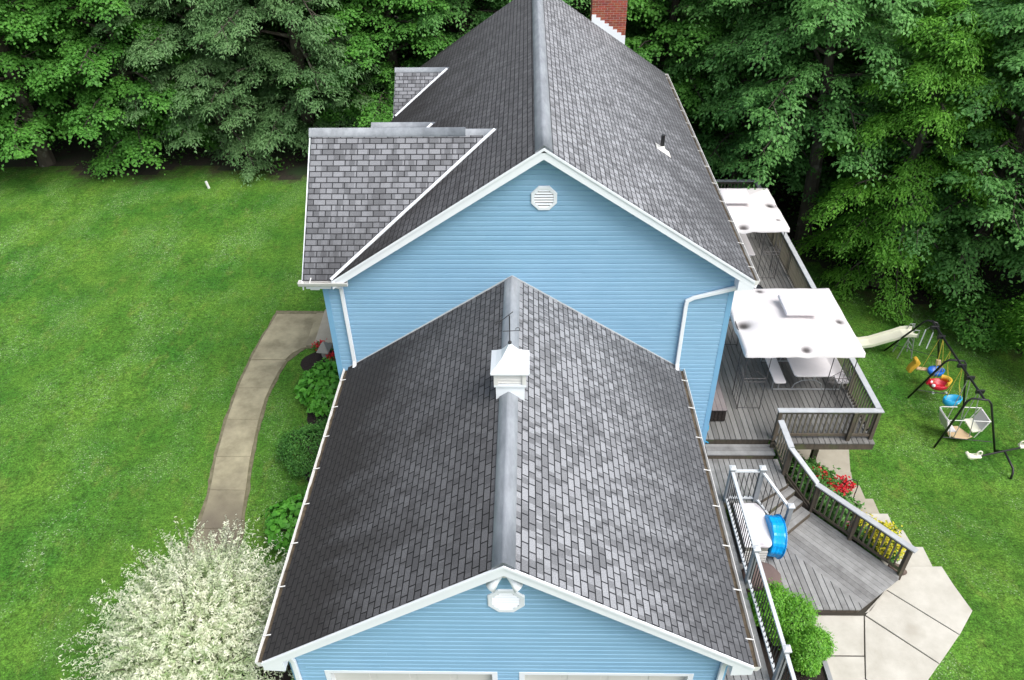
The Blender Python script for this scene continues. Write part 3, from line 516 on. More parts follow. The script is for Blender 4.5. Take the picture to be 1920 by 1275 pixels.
# garage doors
for (xa, xb, gl) in ((-3.11, -.17, 0), (.20, 3.14, 1)):
    d = MB()
    for r in range(4):
        z0 = r*.5; d.box(xa+.07, xb-.07, .40, .44, z0, z0+.485)
        for c in range(4):
            wv = (xb-xa-.14)/4; x0 = xa+.07+c*wv; d.box(x0+.06, x0+wv-.06, .39, .401, z0+.08, z0+.40)
    dr = d.build('garage_door', M['door'], house, bevel=.006)
    MB().box(xa, xa+.09, .262, .40, 0, DZ+.0).box(xb-.09, xb, .262, .40, 0, DZ).box(xa+.09, xb-.09, .262, .40, DZ-.07, DZ).build('door_frame', M['white'], dr)
# cupola with weathervane
cu = bpy.data.objects.new('cupola', None); COL.objects.link(cu); cu.parent = house; ORI[cu.name] = ORI[house.name]
cx, cy = .03, 3.90; h1 = .255
b = MB()
b.extr([(cx-h1, cy-h1, 5.2), (cx-.13, cy-h1, 5.36), (cx, cy-h1, 5.46), (cx+.13, cy-h1, 5.36), (cx+h1, cy-h1, 5.2), (cx+h1, cy-h1, 5.62), (cx-h1, cy-h1, 5.62)], (0, 2*h1, 0)); b.box(cx-h1-.03, cx+h1+.03, cy-h1-.03, cy+h1+.03, 5.60, 5.645); b.build('cupola_base', M['white'], cu)
b = MB(); b.box(cx-.23, cx+.23, cy-.23, cy+.23, 5.645, 5.93)
for sx in (-1, 1):
    for sy in (-1, 1): b.box(cx+sx*.25-.035, cx+sx*.25+.035, cy+sy*.25-.035, cy+sy*.25+.035, 5.645, 5.93)
for i in range(4): b.add([(cx-.215, cy-.262, 5.67+i*.065), (cx+.215, cy-.262, 5.67+i*.065), (cx+.215, cy-.232, 5.72+i*.065), (cx-.215, cy-.232, 5.72+i*.065)], [(0, 1, 2, 3)])
b.build('louvred_box', M['white2'], cu)
b = MB(); prof = [(.335, 5.91), (.34, 5.945), (.25, 6.02), (.15, 6.12), (.07, 6.25), (.0, 6.38)]; vs = []; fs = []
for h, z in prof: vs += [(cx-h, cy-h, z), (cx+h, cy-h, z), (cx+h, cy+h, z), (cx-h, cy+h, z)]
for i in range(5):
    for j in range(4): fs.append((i*4+j, i*4+(j+1) % 4, i*4+4+(j+1) % 4, i*4+4+j))
fs.append((3, 2, 1, 0)); b.add(vs, fs).build('cupola_roof', M['white'], cu)
b = MB(); b.tube([(cx, cy, 6.33), (cx, cy, 6.95)], .010, 6).tube([(cx-.12, cy, 6.62), (cx+.14, cy+.02, 6.62)], .007, 6).tube([(cx, cy-.12, 6.66), (cx, cy+.12, 6.66)], .007, 6)
b.tube([(cx+.14+.035*math.cos(t), cy+.02, 6.65+.035*math.sin(t)) for t in np.linspace(-1.5, 3.4, 9)], .006, 5)
b.tube([(cx-.24, cy-.05, 6.78), (cx+.06, cy+.1, 6.96)], .007, 6).tube([(cx-.24, cy-.05, 6.78), (cx-.2, cy-.05, 6.86), (cx-.12, cy, 6.86)], .006, 5).lathe((cx, cy, 6.36), [(.03, 0), (.035, .03), (.01, .06)], 10)
b.build('weathervane', M['black'], cu)
# plumbing vent and chimney
b = MB(); b.tube([(3.76, 11.93, 6.42), (3.76, 11.93, 6.86)], .05, 12); pv = b.build('vent_pipe', M['black'], house)
b = MB(); b.add([(3.60, 11.70, 6.60), (3.98, 11.70, 6.345), (3.98, 12.1, 6.345), (3.60, 12.1, 6.60)], [(0, 1, 2, 3)]).lathe((3.76, 11.93, 6.46), [(.11, -.02), (.07, .08), (.055, .12)], 12); b.build('pipe_flashing', M['white2'], pv)
ch = MB().box(2.52, 3.70, 20.86, 21.6, -1.76, 10.3).box(2.47, 3.75, 20.81, 21.65, 10.05, 10.2).build('chimney', M['brick'], house)
b = MB()
for i in range(8):
    xa = 2.52+i*.148; zt = MR-SL*(xa+.05-XM)+.24; b.box(xa, xa+.147, 20.845, 20.858, zt-.6, zt)
b.build('step_flashing', M['white'], ch)
# ------------------------------------------------------------------ decks
def bal_proto(mat, h, w):
    me_b = MB().box(-w/2, w/2, -w/2, w/2, 0, h).build('baluster', mat, None, origin=(0, 0, 0)); COL.objects.unlink(me_b); return me_b
def rail(parent, p, q, h, style, posts=(0, 0), maxbal=999, cap_over=(0, 0), sp=.125, post_top=0, post_bot=0, postd=.09):
    p = Vector(p); q = Vector(q); d = q-p; n = d.normalized(); hd = V(d.x, d.y, 0); rt = bpy.data.objects.new('railing', None); COL.objects.link(rt); rt.parent = parent; ORI[rt.name] = ORI[parent.name]
    wood = style == 'wood'; up = V(0, 0, h)
    a = p-n*cap_over[0]; c = q+n*cap_over[1]
    if wood:
        MB().beam(a+up, c+up, .15, .036, off=0).build('handrail', M['cap_wood'], rt, bevel=.004)
        MB().beam(p+up-V(0, 0, .065), q+up-V(0, 0, .065), .038, .09).build('top_rail', M['post'], rt)
        MB().beam(p+V(0, 0, .13), q+V(0, 0, .13), .038, .07).build('bottom_rail', M['post'], rt)
    else:
        MB().beam(a+up, c+up, .075, .045).build('handrail', M['greycap'], rt, bevel=.005); MB().beam(p+V(0, 0, .10), q+V(0, 0, .10), .06, .045).build('bottom_rail', M['greycap'], rt)
    bw = .036 if wood else .016; hb = h-.10-(.03 if wood else .0); L_ = hd.length; k = int(L_/sp); side = V(-n.y, n.x, 0).normalized()*(.036 if wood else 0)
    pr = bal_proto(M['balw'] if wood else M['black'], hb, bw); rest = MB(); cnt = 0; ang = math.atan2(d.y, d.x)
    for i in range(k):
        t = (i+.5)/k; c0 = p+d*t+side+V(0, 0, .07 if wood else .10)
        if cnt < maxbal:
            o = inst(pr, 'baluster', rt, c0, rot=(random.uniform(-.008, .008), 0, ang)); cnt += 1
        else: rest.box(c0.x-bw/2, c0.x+bw/2, c0.y-bw/2, c0.y+bw/2, c0.z, c0.z+hb)
    if rest.v: rest.build('baluster', M['balw'], rt)['kind'] = 'stuff'
    for c0, on in ((p, posts[0]), (q, posts[1])):
        if on:
            if wood: MB().box(c0.x-postd/2, c0.x+postd/2, c0.y-postd/2, c0.y+postd/2, c0.z-.2-post_bot, c0.z+h-.02).build('post', M['post'], rt, bevel=.004)
            else: grey_post(rt, c0, h+.12, post_bot)
    return rt
def grey_post(parent, c, h, below=.15):
    c = Vector(c); po = MB().box(c.x-.055, c.x+.055, c.y-.055, c.y+.055, c.z-below, c.z+h-.03).build('post', M['greypaint'], parent, bevel=.005)
    b = MB(); b.box(c.x-.075, c.x+.075, c.y-.075, c.y+.075, c.z+h-.03, c.z+h); z = c.z+h
    b.add([(c.x-.07, c.y-.07, z), (c.x+.07, c.y-.07, z), (c.x+.07, c.y+.07, z), (c.x-.07, c.y+.07, z), (c.x-.03, c.y-.03, z+.02), (c.x+.03, c.y-.03, z+.02), (c.x+.03, c.y+.03, z+.02), (c.x-.03, c.y+.03, z+.02)], [(0, 1, 5, 4), (1, 2, 6, 5), (2, 3, 7, 6), (3, 0, 4, 7), (4, 5, 6, 7)])
    b.build('post_cap', M['greycap'], po)
UZ = .36
deck = thing('raised_deck', 'long raised timber deck with weathered railing running along the right side of the house', 'deck', (7, 14, UZ))
b = MB(); x = 4.9
while x < 9.22:
    b.box(x, min(x+.124, 9.27), (7.72 if x < 6.6 else 7.57)+random.uniform(-.006, .006), 21.0, UZ-.03, UZ); x += .1405
b.build('deck_boards', M['deckU'], deck)
b = MB(); b.box(4.88, 6.6, 7.76, 7.80, UZ-.26, UZ-.035).box(6.6, 9.24, 7.59, 7.63, UZ-.24, UZ-.035).box(9.20, 9.24, 7.67, 20.95, UZ-.26, UZ-.035).box(4.9, 9.12, 20.9, 20.95, UZ-.26, UZ-.035)
for xx in np.arange(5.2, 9, .4): b.box(xx, xx+.04, 7.8, 20.9, UZ-.24, UZ-.10)
b.build('frame', M['post'], deck)
b = MB(); b.box(6.9, 8.95, 8.22, 8.30, UZ-.48, UZ-.262)
for k in range(3):
    xx = 8.45+k*.17; b.extr([(xx, 8.0, UZ-.262), (xx+.12, 8.0, UZ-.262), (xx+.06, 8.0, UZ-.36)], (0, .2, 0))
b.build('beam', M['post'], deck)
for (px, py) in ((8.2, 8.4), (8.9, 12.5), (8.9, 16.5), (8.9, 20.5), (6.0, 8.4)): MB().box(px-.07, px+.07, py-.07, py+.07, -1.8, UZ-.262).build('support_post', M['post'], deck, bevel=.006)
HR_ = .97
rl = rail(deck, (6.70, 7.75, UZ), (9.17, 7.75, UZ), HR_, 'wood', (1, 1), cap_over=(.07, .08), post_bot=.1, sp=.128)
MB().box(8.52, 8.61, 7.65, 7.74, UZ-.25, UZ+HR_-.02).build('post', M['post'], rl)
rl = rail(deck, (9.17, 7.79, UZ), (9.17, 20.9, UZ), HR_, 'wood', (0, 1), maxbal=70, cap_over=(-.01, .08), sp=.125)
for yy in (9.6, 11.6, 13.6, 15.6, 17.6, 19.3): MB().box(9.19, 9.28, yy-.045, yy+.045, UZ-.25, UZ+HR_-.02).build('post', M['post'], rl)
rail(deck, (7.2, 20.95, UZ), (9.09, 20.95, UZ), HR_, 'wood', (1, 0), maxbal=0)
# step down, mid deck and the walk along the garage
mid = thing('garage_side_deck', 'grey board deck one step below the raised deck, narrowing to a walk beside the garage', 'deck', (5.8, 6.8, 0))
b = MB(); b.box(4.95, 6.68, 7.33, 7.47, .15, .18).box(4.95, 6.68, 7.475, 7.61, .15, .18).box(4.95, 6.68, 7.615, 7.715, .15, .18).build('step_tread', M['deckD'], mid)
MB().box(4.95, 6.66, 7.36, 7.7, 0.004, .148).build('step_riser', M['post'], mid)
NE = (6.90, 6.50); NW = (5.90, 5.90)
def clip_board(x0, x1, top, bot):     # a board along y between two straight limits
    return [(x0, bot(x0)), (x1, bot(x1)), (x1, top(x1)), (x0, top(x0))]
b = MB(); x = 3.70
while x < 6.78:
    x1 = min(x+.124, 6.80)
    bot = (lambda t: -.4) if x1 < 5.1 else (lambda t: 5.90 if t < 5.90 else 5.90+(t-5.90)*.66)
    b.prism(clip_board(x, x1, lambda t: 7.36 if t > 4.9 else 7.5, bot), -.03, 0); x += .1405
b.build('deck_boards', M['deckD'], mid)
b = MB(); b.box(5.08, 5.10, -.4, 5.9, -.3, -.032).beam((5.1, 5.92, -.14), (5.9, 5.92, -.14), .03, .21).beam((5.9, 5.93, -.14), (6.84, 6.55, -.14), .03, .21)
b.box(3.70, 5.05, -.4, 5.9, -.5, -.12); b.build('fascia_board', M['post'], mid)
# diagonal stairs and lower deck
LZ = -.68; RD = Vector((1.52, -1.87, 0)).normalized(); RP = Vector((RD.y*-1, RD.x, 0)); RP = Vector((.776, .631, 0))
low = thing('lower_deck', 'lower grey deck with diagonal boards, corner stairs and a timber rail above the flower bed', 'deck', (7.2, 4.6, LZ))
e0a = Vector((5.93, 5.80, 0)); wst = 1.13
for k in range(3):
    z = -.17*(k+1); a = Vector((6.13, 5.73, 0))+RD*.265*k; b = MB()
    for j in range(2):
        o_ = a+RD*(-.27+j*.137); b.add([tuple(p) for p in (o_+V(0, 0, z-.03), o_+RP*wst+V(0, 0, z-.03), o_+RP*wst+RD*.131+V(0, 0, z-.03), o_+RD*.131+V(0, 0, z-.03), o_+V(0, 0, z), o_+RP*wst+V(0, 0, z), o_+RP*wst+RD*.131+V(0, 0, z), o_+RD*.131+V(0, 0, z))], [(0, 3, 2, 1), (4, 5, 6, 7), (0, 1, 5, 4), (1, 2, 6, 5), (2, 3, 7, 6), (3, 0, 4, 7)])
    b.build('stair_tread', M['deckD'], low)
    MB().beam(a-RD*.0+V(0, 0, z-.10), a+RP*wst+V(0, 0, z-.10), .02, .13).build('stair_riser', M['post'], low)
# lower deck polygon; diagonal boards right of the seam, straight boards left of it
# rail line base (R0->R1), seam parallel to it
R0 = Vector((7.42, 6.22, LZ)); R1 = Vector((8.93, 4.36, LZ)); SEAM = .0
b = MB(); W_ = 0; seamd = 1.40
def poly_clip(poly, n, c):     # keep n.x<=c
    out = []
    for i in range(len(poly)):
        p, q = poly[i], poly[(i+1) % len(poly)]; a = n[0]*p[0]+n[1]*p[1]-c; d = n[0]*q[0]+n[1]*q[1]-c
        if a <= 0: out.append(p)
        if (a < 0) != (d < 0) and a != d: t = a/(a-d); out.append((p[0]+(q[0]-p[0])*t, p[1]+(q[1]-p[1])*t))
    return out
LD = [(5.10, 3.42), (7.72, 3.42), (8.86, 4.22), (8.93, 4.36), (7.42, 6.22), (6.35, 5.9), (5.10, 5.9)]
rc = RP.x*R0.x+RP.y*R0.y
d = 0
while d < seamd:
    p1 = poly_clip(LD, (RP.x, RP.y), rc-d); p1 = poly_clip(p1, (-RP.x, -RP.y), -(rc-d-.134)) if len(p1) > 2 else []
    if len(p1) > 2: b.prism(p1, LZ-.03, LZ)
    d += .1405
sc = rc-d+.0065
left = poly_clip(LD, (RP.x, RP.y), sc-.001); x = 5.1
while x < 8:
    # boards fanned a touch off the house line
    p1 = poly_clip(left, (-1, -.06), -(x+.2)); p1 = poly_clip(p1, (1, .06), x+.2+.124) if len(p1) > 2 else []
    if len(p1) > 2: b.prism(p1, LZ-.03, LZ)
    x += .1405
b.build('deck_boards', M['deckD'], low)
b = MB(); b.prism([(5.12, 3.46), (7.7, 3.46), (8.82, 4.24), (8.88, 4.37), (7.40, 6.15), (5.12, 5.88)], LZ-.2, LZ-.11).build('frame', M['post'], low)
rail(low, R0, R1, .95, 'wood', (1, 1), cap_over=(.05, .12), sp=.13, post_bot=.2)
pm = R0+(R1-R0)*.46; MB().box(pm.x-.045, pm.x+.045, pm.y-.045, pm.y+.045, LZ-.2, LZ+.93).build('post', M['post'], low)
P1 = V(6.79, 6.86, 0); P0 = V(6.70, 7.60, .18)
rail(low, P1+V(0, 0, -.05), V(7.40, 6.30, LZ), .97, 'wood', (1, 0), cap_over=(.03, .03), sp=.13, post_bot=.3)
rail(low, P0, P1, .95, 'wood', (0, 0), cap_over=(.0, .03), sp=.12)
MB().beam(V(6.82, 6.80, -.12), V(7.36, 6.28, LZ-.0), .04, .2).build('stringer', M['post'], low)
gr = thing('metal_baluster_railing', 'pale grey railing with thin black balusters between garage walk and lower deck', 'railing', (5.2, 4, 0))
hA = 1.02; A = V(5.16, 5.97, 0); B_ = V(5.86, 5.97, 0); C_ = V(6.48, 5.36, -.62); D_ = V(5.17, 3.66, 0); E__ = V(5.19, 1.36, 0); F_ = V(5.2, -.4, 0)
for p, q, pp in ((A, B_, (1, 1)), (B_, C_, (0, 0)), (A, D_, (0, 1)), (D_, E__, (0, 1)), (E__, F_, (0, 0))): rail(gr, p, q, hA, 'metal', pp, sp=.115, post_bot=.2)
grey_post(gr, C_, hA+.12, .07)
# ------------------------------------------------------------------ concrete
def slabs(name, polys, z, mat, th=.15, parent=None, bev=.008):
    b = MB()
    for p in polys: b.prism(p, z-th, z)
    o = b.build(name, mat, parent, bevel=bev); return o
def shrink(p, d=.006):
    cx_ = sum(a for a, _ in p)/len(p); cy_ = sum(a for _, a in p)/len(p); out = []
    for a, c in p: L_ = math.hypot(a-cx_, c-cy_); out.append((a-(a-cx_)/L_*d, c-(c-cy_)/L_*d))
    return out
land = [[(7.86, 3.40), (9.02, 2.25), (9.72, 2.92), (8.55, 4.05)], [(8.56, 4.07), (9.74, 2.93), (10.28, 3.52), (10.16, 4.2), (10.10, 4.71), (8.9, 4.71)], [(7.84, 3.38), (7.35, 1.9), (7.9, 1.2), (9.0, 2.24)],
        [(6.62, 3.38), (6.56, 2.42), (7.5, 2.42), (7.82, 3.38)], [(6.56, 2.40), (6.50, -.6), (6.9, -.8), (7.88, 1.18), (7.33, 1.9), (7.49, 2.40)], [(8.9, 4.7), (8.54, 4.06), (8.0, 3.5), (7.9, 3.46), (8.8, 4.25), (8.87, 4.4)]]
struct(slabs('landing', [shrink(p) for p in land], -.84, M['conc']))
b = MB(); b.prism([(6.56, -.5), (6.85, -.6), (7.9, 1.3), (9.0, 2.33), (10.2, 3.52), (10.06, 4.66), (8.9, 4.66), (6.6, 3.36)], -1.1, -.862); struct(b.build('landing_base', M['joint'], None))
st = [(10.10, 4.71), (9.98, 5.39), (9.79, 6.04), (9.69, 6.68), (9.58, 7.32), (9.47, 7.93), (9.49, 8.57)]
steps = thing('concrete_steps', 'flight of wide pale concrete steps going down between the flower bed and the right lawn', 'steps', (9.2, 6, -.84))
for k in range(6):
    x0, y0 = st[k]; x1, y1 = st[k+1]; z = -.99-.15*k; xl = 8.92-.0*k-(y0-4.7)*.33
    MB().prism([(xl, y0-.02), (x0-.12+(.0), y0-.02), (x1, y1), (xl-.2, y1)], z-.3, z).build('step', M['conc'] if k < 3 else M['conc2'], steps, bevel=.01)
struct(slabs('garden_path', [shrink([(7.7, 8.55), (9.47, 8.55), (9.78, 9.66), (7.7, 9.66)]), shrink([(7.6, 9.68), (9.80, 9.68), (9.8, 11.2), (7.6, 11.2)]), shrink([(6.9, 11.22), (9.8, 11.22), (9.8, 14), (6.9, 14)])], -1.74, M['conc2']))
b = MB(); b.prism([(-3.6, -9), (4.2, -9), (4.2, .24), (-3.6, .24)], -.1, .03); struct(b.build('driveway', mk('driveway_asphalt', (.06, .06, .06), (.04, .04, .042), rough=.9, scale=20, bump=.3), None))
# left walk
wl = [(-7.38, 3.2), (-7.43, 4.88), (-7.53, 6.03), (-7.77, 7.3), (-7.94, 8.72), (-8.05, 10.31), (-8.03, 11.83), (-7.87, 13.83)]; wr = [(-6.3, 3.2), (-6.42, 4.88), (-6.63, 6.03), (-6.87, 7.31), (-7.05, 8.73), (-7.13, 9.84), (-7.0, 11.3), (-6.62, 12.02)]
def lerp_line(L_, y):
    for (a, c), (e_, g) in zip(L_, L_[1:]):
        if c <= y <= g: return a+(e_-a)*(y-c)/(g-c)
    return L_[-1][0] if y > L_[-1][1] else L_[0][0]
P_ = []; cuts = [3.2, 5.0, 6.2, 7.35, 8.75, 10.1, 11.4]
for a, c in zip(cuts, cuts[1:]):
    ys = np.linspace(a, c, 4); P_.append(shrink([(lerp_line(wr, y), y) for y in ys][::1]+[(lerp_line(wl, y), y) for y in ys[::-1]], .008))
P_.append(shrink([(-7.0, 11.42), (-6.85, 11.75), (-6.62, 11.98), (-6.3, 12.12), (-6.3, 13.83), (-7.87, 13.83), (-8.0, 12.6), (-8.05, 11.42)], .008))
struct(slabs('front_walk', P_, .035, M['walk']))
b = MB(); ys = np.arange(3.0, 14.05, .16); Lp = [(lerp_line(wl, min(y, 13.83))-.05-random.uniform(0, .03)-.03*math.sin(y*3.1)**2, y) for y in ys]; Rp = [(lerp_line(wr, min(y, 12.0))+.05+random.uniform(0, .03)+.03*math.sin(y*2.3)**2, y) for y in ys if y < 11.9]
b.prism(Rp+[(-6.5, 12.0), (-6.1, 12.02), (-6.1, 14.0)]+Lp[::-1], -.05, .016); struct(b.build('walk_edging_soil', M['edging'], None))
fs_ = thing('front_steps', 'low tan concrete front steps against the left wall of the house', 'steps', (-6, 13, 0))
MB().prism([(-6.5, 12.05), (-6.0, 12.05), (-6.0, 13.8), (-6.55, 13.8)], 0, .10).build('step', M['walk'], fs_, bevel=.01); MB().prism([(-6.2, 12.0), (-4.2, 12.0), (-4.2, 13.8), (-6.25, 13.8)], -.0, .24).build('step', M['conc2'], fs_, bevel=.01)
# beds
def blob(cx_, cy_, rx, ry, z, n=28, seed=0):
    rr = random.Random(seed); ph = rr.random()*6; return [(cx_+rx*math.cos(t)*(1+.07*math.sin(3*t+ph)+rr.uniform(-.03, .03)), cy_+ry*math.sin(t)*(1+.06*math.sin(4*t+ph))) for t in np.linspace(0, 2*math.pi, n, endpoint=False)]
for i, (a, c, e_, g, z) in enumerate(((-5.7, 11.3, .75, .62, .03), (-5.1, 9.1, .72, .75, .03), (-4.9, 7.0, .5, .6, .028), (-5.9, 1.6, 1.5, 1.8, .03))): b = MB(); b.prism(blob(a, c, e_, g, z, seed=i), -.1, z); struct(b.build('planting_bed_soil', M['soil'], None))
b = MB(); b.prism([(5.14, -.4), (6.48, -.5), (6.50, 3.40), (5.14, 3.40)], -1.0, -.72); struct(b.build('planting_bed_soil', M['soil'], None))
MB().prism([(6.48, -.6), (6.56, -.6), (6.60, 2.4), (6.50, 2.5)], -1.0, -.66).build('bed_edging', M['greypaint'], None); tag(bpy.data.objects['bed_edging'], 'thin grey edging board between the bush bed and the pale landing', 'edging')
vsb = [(7.0, 6.9, -1.0), (7.45, 6.25, -1.05), (8.9, 4.45, -.95), (9.02, 4.75, -1.02), (8.75, 6.0, -1.3), (8.5, 7.3, -1.55), (8.3, 8.5, -1.72), (7.2, 9.2, -1.74), (6.7, 8.2, -1.3)]
b = MB(); c_ = (8.0, 6.7, -1.25); b.add([c_]+vsb, [(0, i+1, (i+1) % 9+1) for i in range(9)]); struct(b.build('flower_bed_soil', M['soil'], None))
# ------------------------------------------------------------------ things on the decks
def canopy(name, label, x0, x1, y0, y1, z, spots, rr):
    t = thing(name, label, 'gazebo', (x0, y0, UZ)); n = 44; xs = np.linspace(x0, x1, n); ys = np.linspace(y0, y1, n); X, Y = np.meshgrid(xs, ys)
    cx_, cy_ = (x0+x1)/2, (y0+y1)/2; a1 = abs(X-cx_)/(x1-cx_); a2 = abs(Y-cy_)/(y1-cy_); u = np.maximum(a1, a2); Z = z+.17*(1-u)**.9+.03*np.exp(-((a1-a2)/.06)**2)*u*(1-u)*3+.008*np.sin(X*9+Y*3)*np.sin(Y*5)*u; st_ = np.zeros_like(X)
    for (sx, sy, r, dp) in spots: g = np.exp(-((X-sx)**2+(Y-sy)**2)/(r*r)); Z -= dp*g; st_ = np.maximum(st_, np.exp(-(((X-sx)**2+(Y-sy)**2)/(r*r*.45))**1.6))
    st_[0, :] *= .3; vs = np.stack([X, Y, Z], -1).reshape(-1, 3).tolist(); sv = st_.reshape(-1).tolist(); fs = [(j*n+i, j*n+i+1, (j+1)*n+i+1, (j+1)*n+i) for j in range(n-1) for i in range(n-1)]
    border = [(0, i) for i in range(n)]+[(j, n-1) for j in range(1, n)]+[(n-1, i) for i in range(n-2, -1, -1)]+[(j, 0) for j in range(n-2, 0, -1)]
    base = len(vs)
    for k, (j, i) in enumerate(border):
        p = vs[j*n+i]; ox = (p[0]-cx_)*.008; oy = (p[1]-cy_)*.008; vs.append([p[0]+ox, p[1]+oy, p[2]-.135-.012*math.sin(k*.23)-.006*math.sin(k*.9)]); sv.append(0)
    m_ = len(border)
    for k in range(m_): a = border[k][0]*n+border[k][1]; c = border[(k+1) % m_]; c = c[0]*n+c[1]; fs.append((c, a, base+k, base+(k+1) % m_))
    me = bpy.data.meshes.new('canopy'); me.from_pydata([(a-x0, c-y0, e_-UZ) for a, c, e_ in vs], [], fs); at = me.attributes.new('rnd', 'FLOAT', 'POINT'); at.data.foreach_set('value', sv); me.materials.append(M['canvas'])
    me.polygons.foreach_set('use_smooth', [True]*len(me.polygons)); o = bpy.data.objects.new('canopy', me); COL.objects.link(o); o.parent = t; ORI[o.name] = ORI[t.name]
    # raised wind vent
    vx, vy, vw, vz = rr; q = [(vx-vw, vy-vw), (vx+vw, vy-vw), (vx+vw, vy+vw), (vx-vw, vy+vw)]; b = MB()
    b.add([(a, c, vz) for a, c in q]+[(vx+(a-vx)*.5, vy+(c-vy)*.5, vz+.05) for a, c in q]+[(a, c, vz-.07) for a, c in q], [(0, 1, 5, 4), (1, 2, 6, 5), (2, 3, 7, 6), (3, 0, 4, 7), (4, 5, 6, 7), (8, 9, 1, 0), (9, 10, 2, 1), (10, 11, 3, 2), (11, 8, 0, 3)]); v = b.build('vent_flap', M['canvas2'], t, bevel=.03, smooth=True)
    for sx, xx in ((1, x0+.1), (-1, x1-.1)):
        for sy, yy in ((1, y0+.1), (-1, y1-.1)):
            b = MB(); top = z-.06; r = .012; fr = UZ
            A3 = [(xx, yy), (xx+sx*.6, yy), (xx, yy+sy*.6)]
            for a, c in A3: b.tube([(a, c, fr), (a, c, top)], r, 6)
            for (a, c), (a2, c2) in ((A3[0], A3[1]), (A3[0], A3[2])):
                for h in (.06, .95, 1.07, 1.85): b.tube([(a, c, fr+h), (a2, c2, fr+h)], .009, 6)
                for i in range(5): s0 = i/5; b.tube([(a+(a2-a)*s0, c+(c2-c)*s0, fr+.95), (a+(a2-a)*(s0+.2), c+(c2-c)*(s0+.2), fr+1.07)], .006, 5)
                for s0 in (.33, .66): b.tube([(a+(a2-a)*s0, c+(c2-c)*s0, fr+.06), (a+(a2-a)*s0, c+(c2-c)*s0, fr+.95)], .006, 5)
                b.tube([(a, c, fr+1.07), ((a+a2)/2, (c+c2)/2, fr+1.32), (a2, c2, fr+1.07)], .007, 5)
            b.build('leg', M['bronze'], t)
    b = MB()
    for a, c in (((x0+.03, y0+.03), (x1-.03, y0+.03)), ((x1-.03, y0+.03), (x1-.03, y1-.03)), ((x1-.03, y1-.03), (x0+.03, y1-.03)), ((x0+.03, y1-.03), (x0+.03, y0+.03))): b.tube([(*a, z-.05), (*c, z-.05)], .015, 6)
    b.build('roof_frame', M['bronze'], t)
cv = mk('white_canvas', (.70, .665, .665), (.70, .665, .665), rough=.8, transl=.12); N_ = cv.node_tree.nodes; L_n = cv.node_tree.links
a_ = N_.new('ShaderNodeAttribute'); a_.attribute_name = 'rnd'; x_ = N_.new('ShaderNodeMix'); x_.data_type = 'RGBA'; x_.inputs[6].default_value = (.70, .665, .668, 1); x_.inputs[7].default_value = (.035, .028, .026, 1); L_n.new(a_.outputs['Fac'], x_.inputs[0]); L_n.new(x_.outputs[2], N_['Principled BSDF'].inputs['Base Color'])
M['canvas'] = cv; M['canvas2'] = mk('white_vent_canvas', (.78, .74, .75), (.74, .70, .71), rough=.8, transl=.12)
canopy('gazebo', 'nearer white canopy gazebo on thin dark legs over the front of the raised deck', 5.9, 8.9, 8.78, 11.78, 2.35, [(6.12, 10.05, .27, .13), (8.68, 10.15, .17, .06), (7.45, 8.92, .20, .05), (6.9, 11.6, .16, .03)], (7.64, 10.5, .46, 2.70))
canopy('gazebo', 'farther white canopy gazebo beyond the main roof edge, over the back of the deck', 5.75, 8.75, 15.3, 18.2, 2.35, [(8.52, 16.9, .24, .09), (7.3, 15.4, .24, .07), (8.5, 15.8, .1, .02)], (7.32, 16.95, .46, 2.70))
def rrect(x0, x1, y0, y1, r, n=5):
    out = []
    for cx_, cy_, a in ((x1-r, y0+r, -90), (x1-r, y1-r, 0), (x0+r, y1-r, 90), (x0+r, y0+r, 180)):
        for k in range(n+1): t = math.radians(a+90*k/n); out.append((cx_+r*math.cos(t), cy_+r*math.sin(t)))
    return out
def picnic(label, x0, y0, L_):
    t = thing('picnic_table', label, 'table', (x0, y0, UZ)); W = 1.08; b = MB(); b.prism(rrect(x0, x0+W, y0, y0+L_, .1), UZ+.70, UZ+.745); b.build('table_top', M['table'], t, bevel=.008)
    for xa in (x0-.48, x0+W-.02+.16-.0): MB().prism(rrect(xa, xa+.32, y0+.05, y0+L_-.05, .05), UZ+.43, UZ+.465).build('bench', M['table'], t, bevel=.006)
    for yy in (y0+.3, y0+L_-.3):
        b = MB(); z = UZ; b.tube([(x0-.38, yy, z+.02), (x0+W+.38, yy, z+.02)], .02, 8)
        for xa in (x0-.42, x0-.25, x0+W+.2, x0+W+.36): b.tube([(xa+(.04 if xa > x0 else -.04)*0, yy, z+.02), (xa, yy, z+.43)], .013, 6)
        xm = x0+W/2; b.tube([(xm-.42, yy, z+.03), (xm-.36, yy, z+.22), (xm-.2, yy, z+.33), (xm, yy, z+.36), (xm+.2, yy, z+.33), (xm+.36, yy, z+.22), (xm+.42, yy, z+.03)], .014, 6)
        for s in (-1, 1): b.tube([(xm+s*.13, yy, z+.35), (xm+s*.2, yy, z+.70)], .014, 6)
        b.build('leg_frame', M['steel'], t)
picnic('white topped picnic table with two benches under the nearer gazebo', 7.55, 9.38, 1.85); picnic('white topped picnic table with grey benches half hidden under the farther gazebo', 6.60, 16.15, 1.85)
t = thing('patio_table', 'round dark glass patio table between the two gazebos', 'table', (7.1, 13.6, UZ)); MB().lathe((7.1, 13.6, UZ), [(0, .70), (.62, .70), (.64, .715), (.62, .73), (0, .73)], 32).build('table_top', M['glass'], t); MB().lathe((7.1, 13.6, UZ), [(.635, .69), (.66, .70), (.66, .74), (.635, .745)], 32).build('rim', M['bronze'], t)
for k in range(4): a = k*math.pi/2+.6; MB().tube([(7.1+.5*math.cos(a), 13.6+.5*math.sin(a), UZ), (7.1+.35*math.cos(a), 13.6+.35*math.sin(a), UZ+.70)], .015, 6).build('leg', M['bronze'], t)
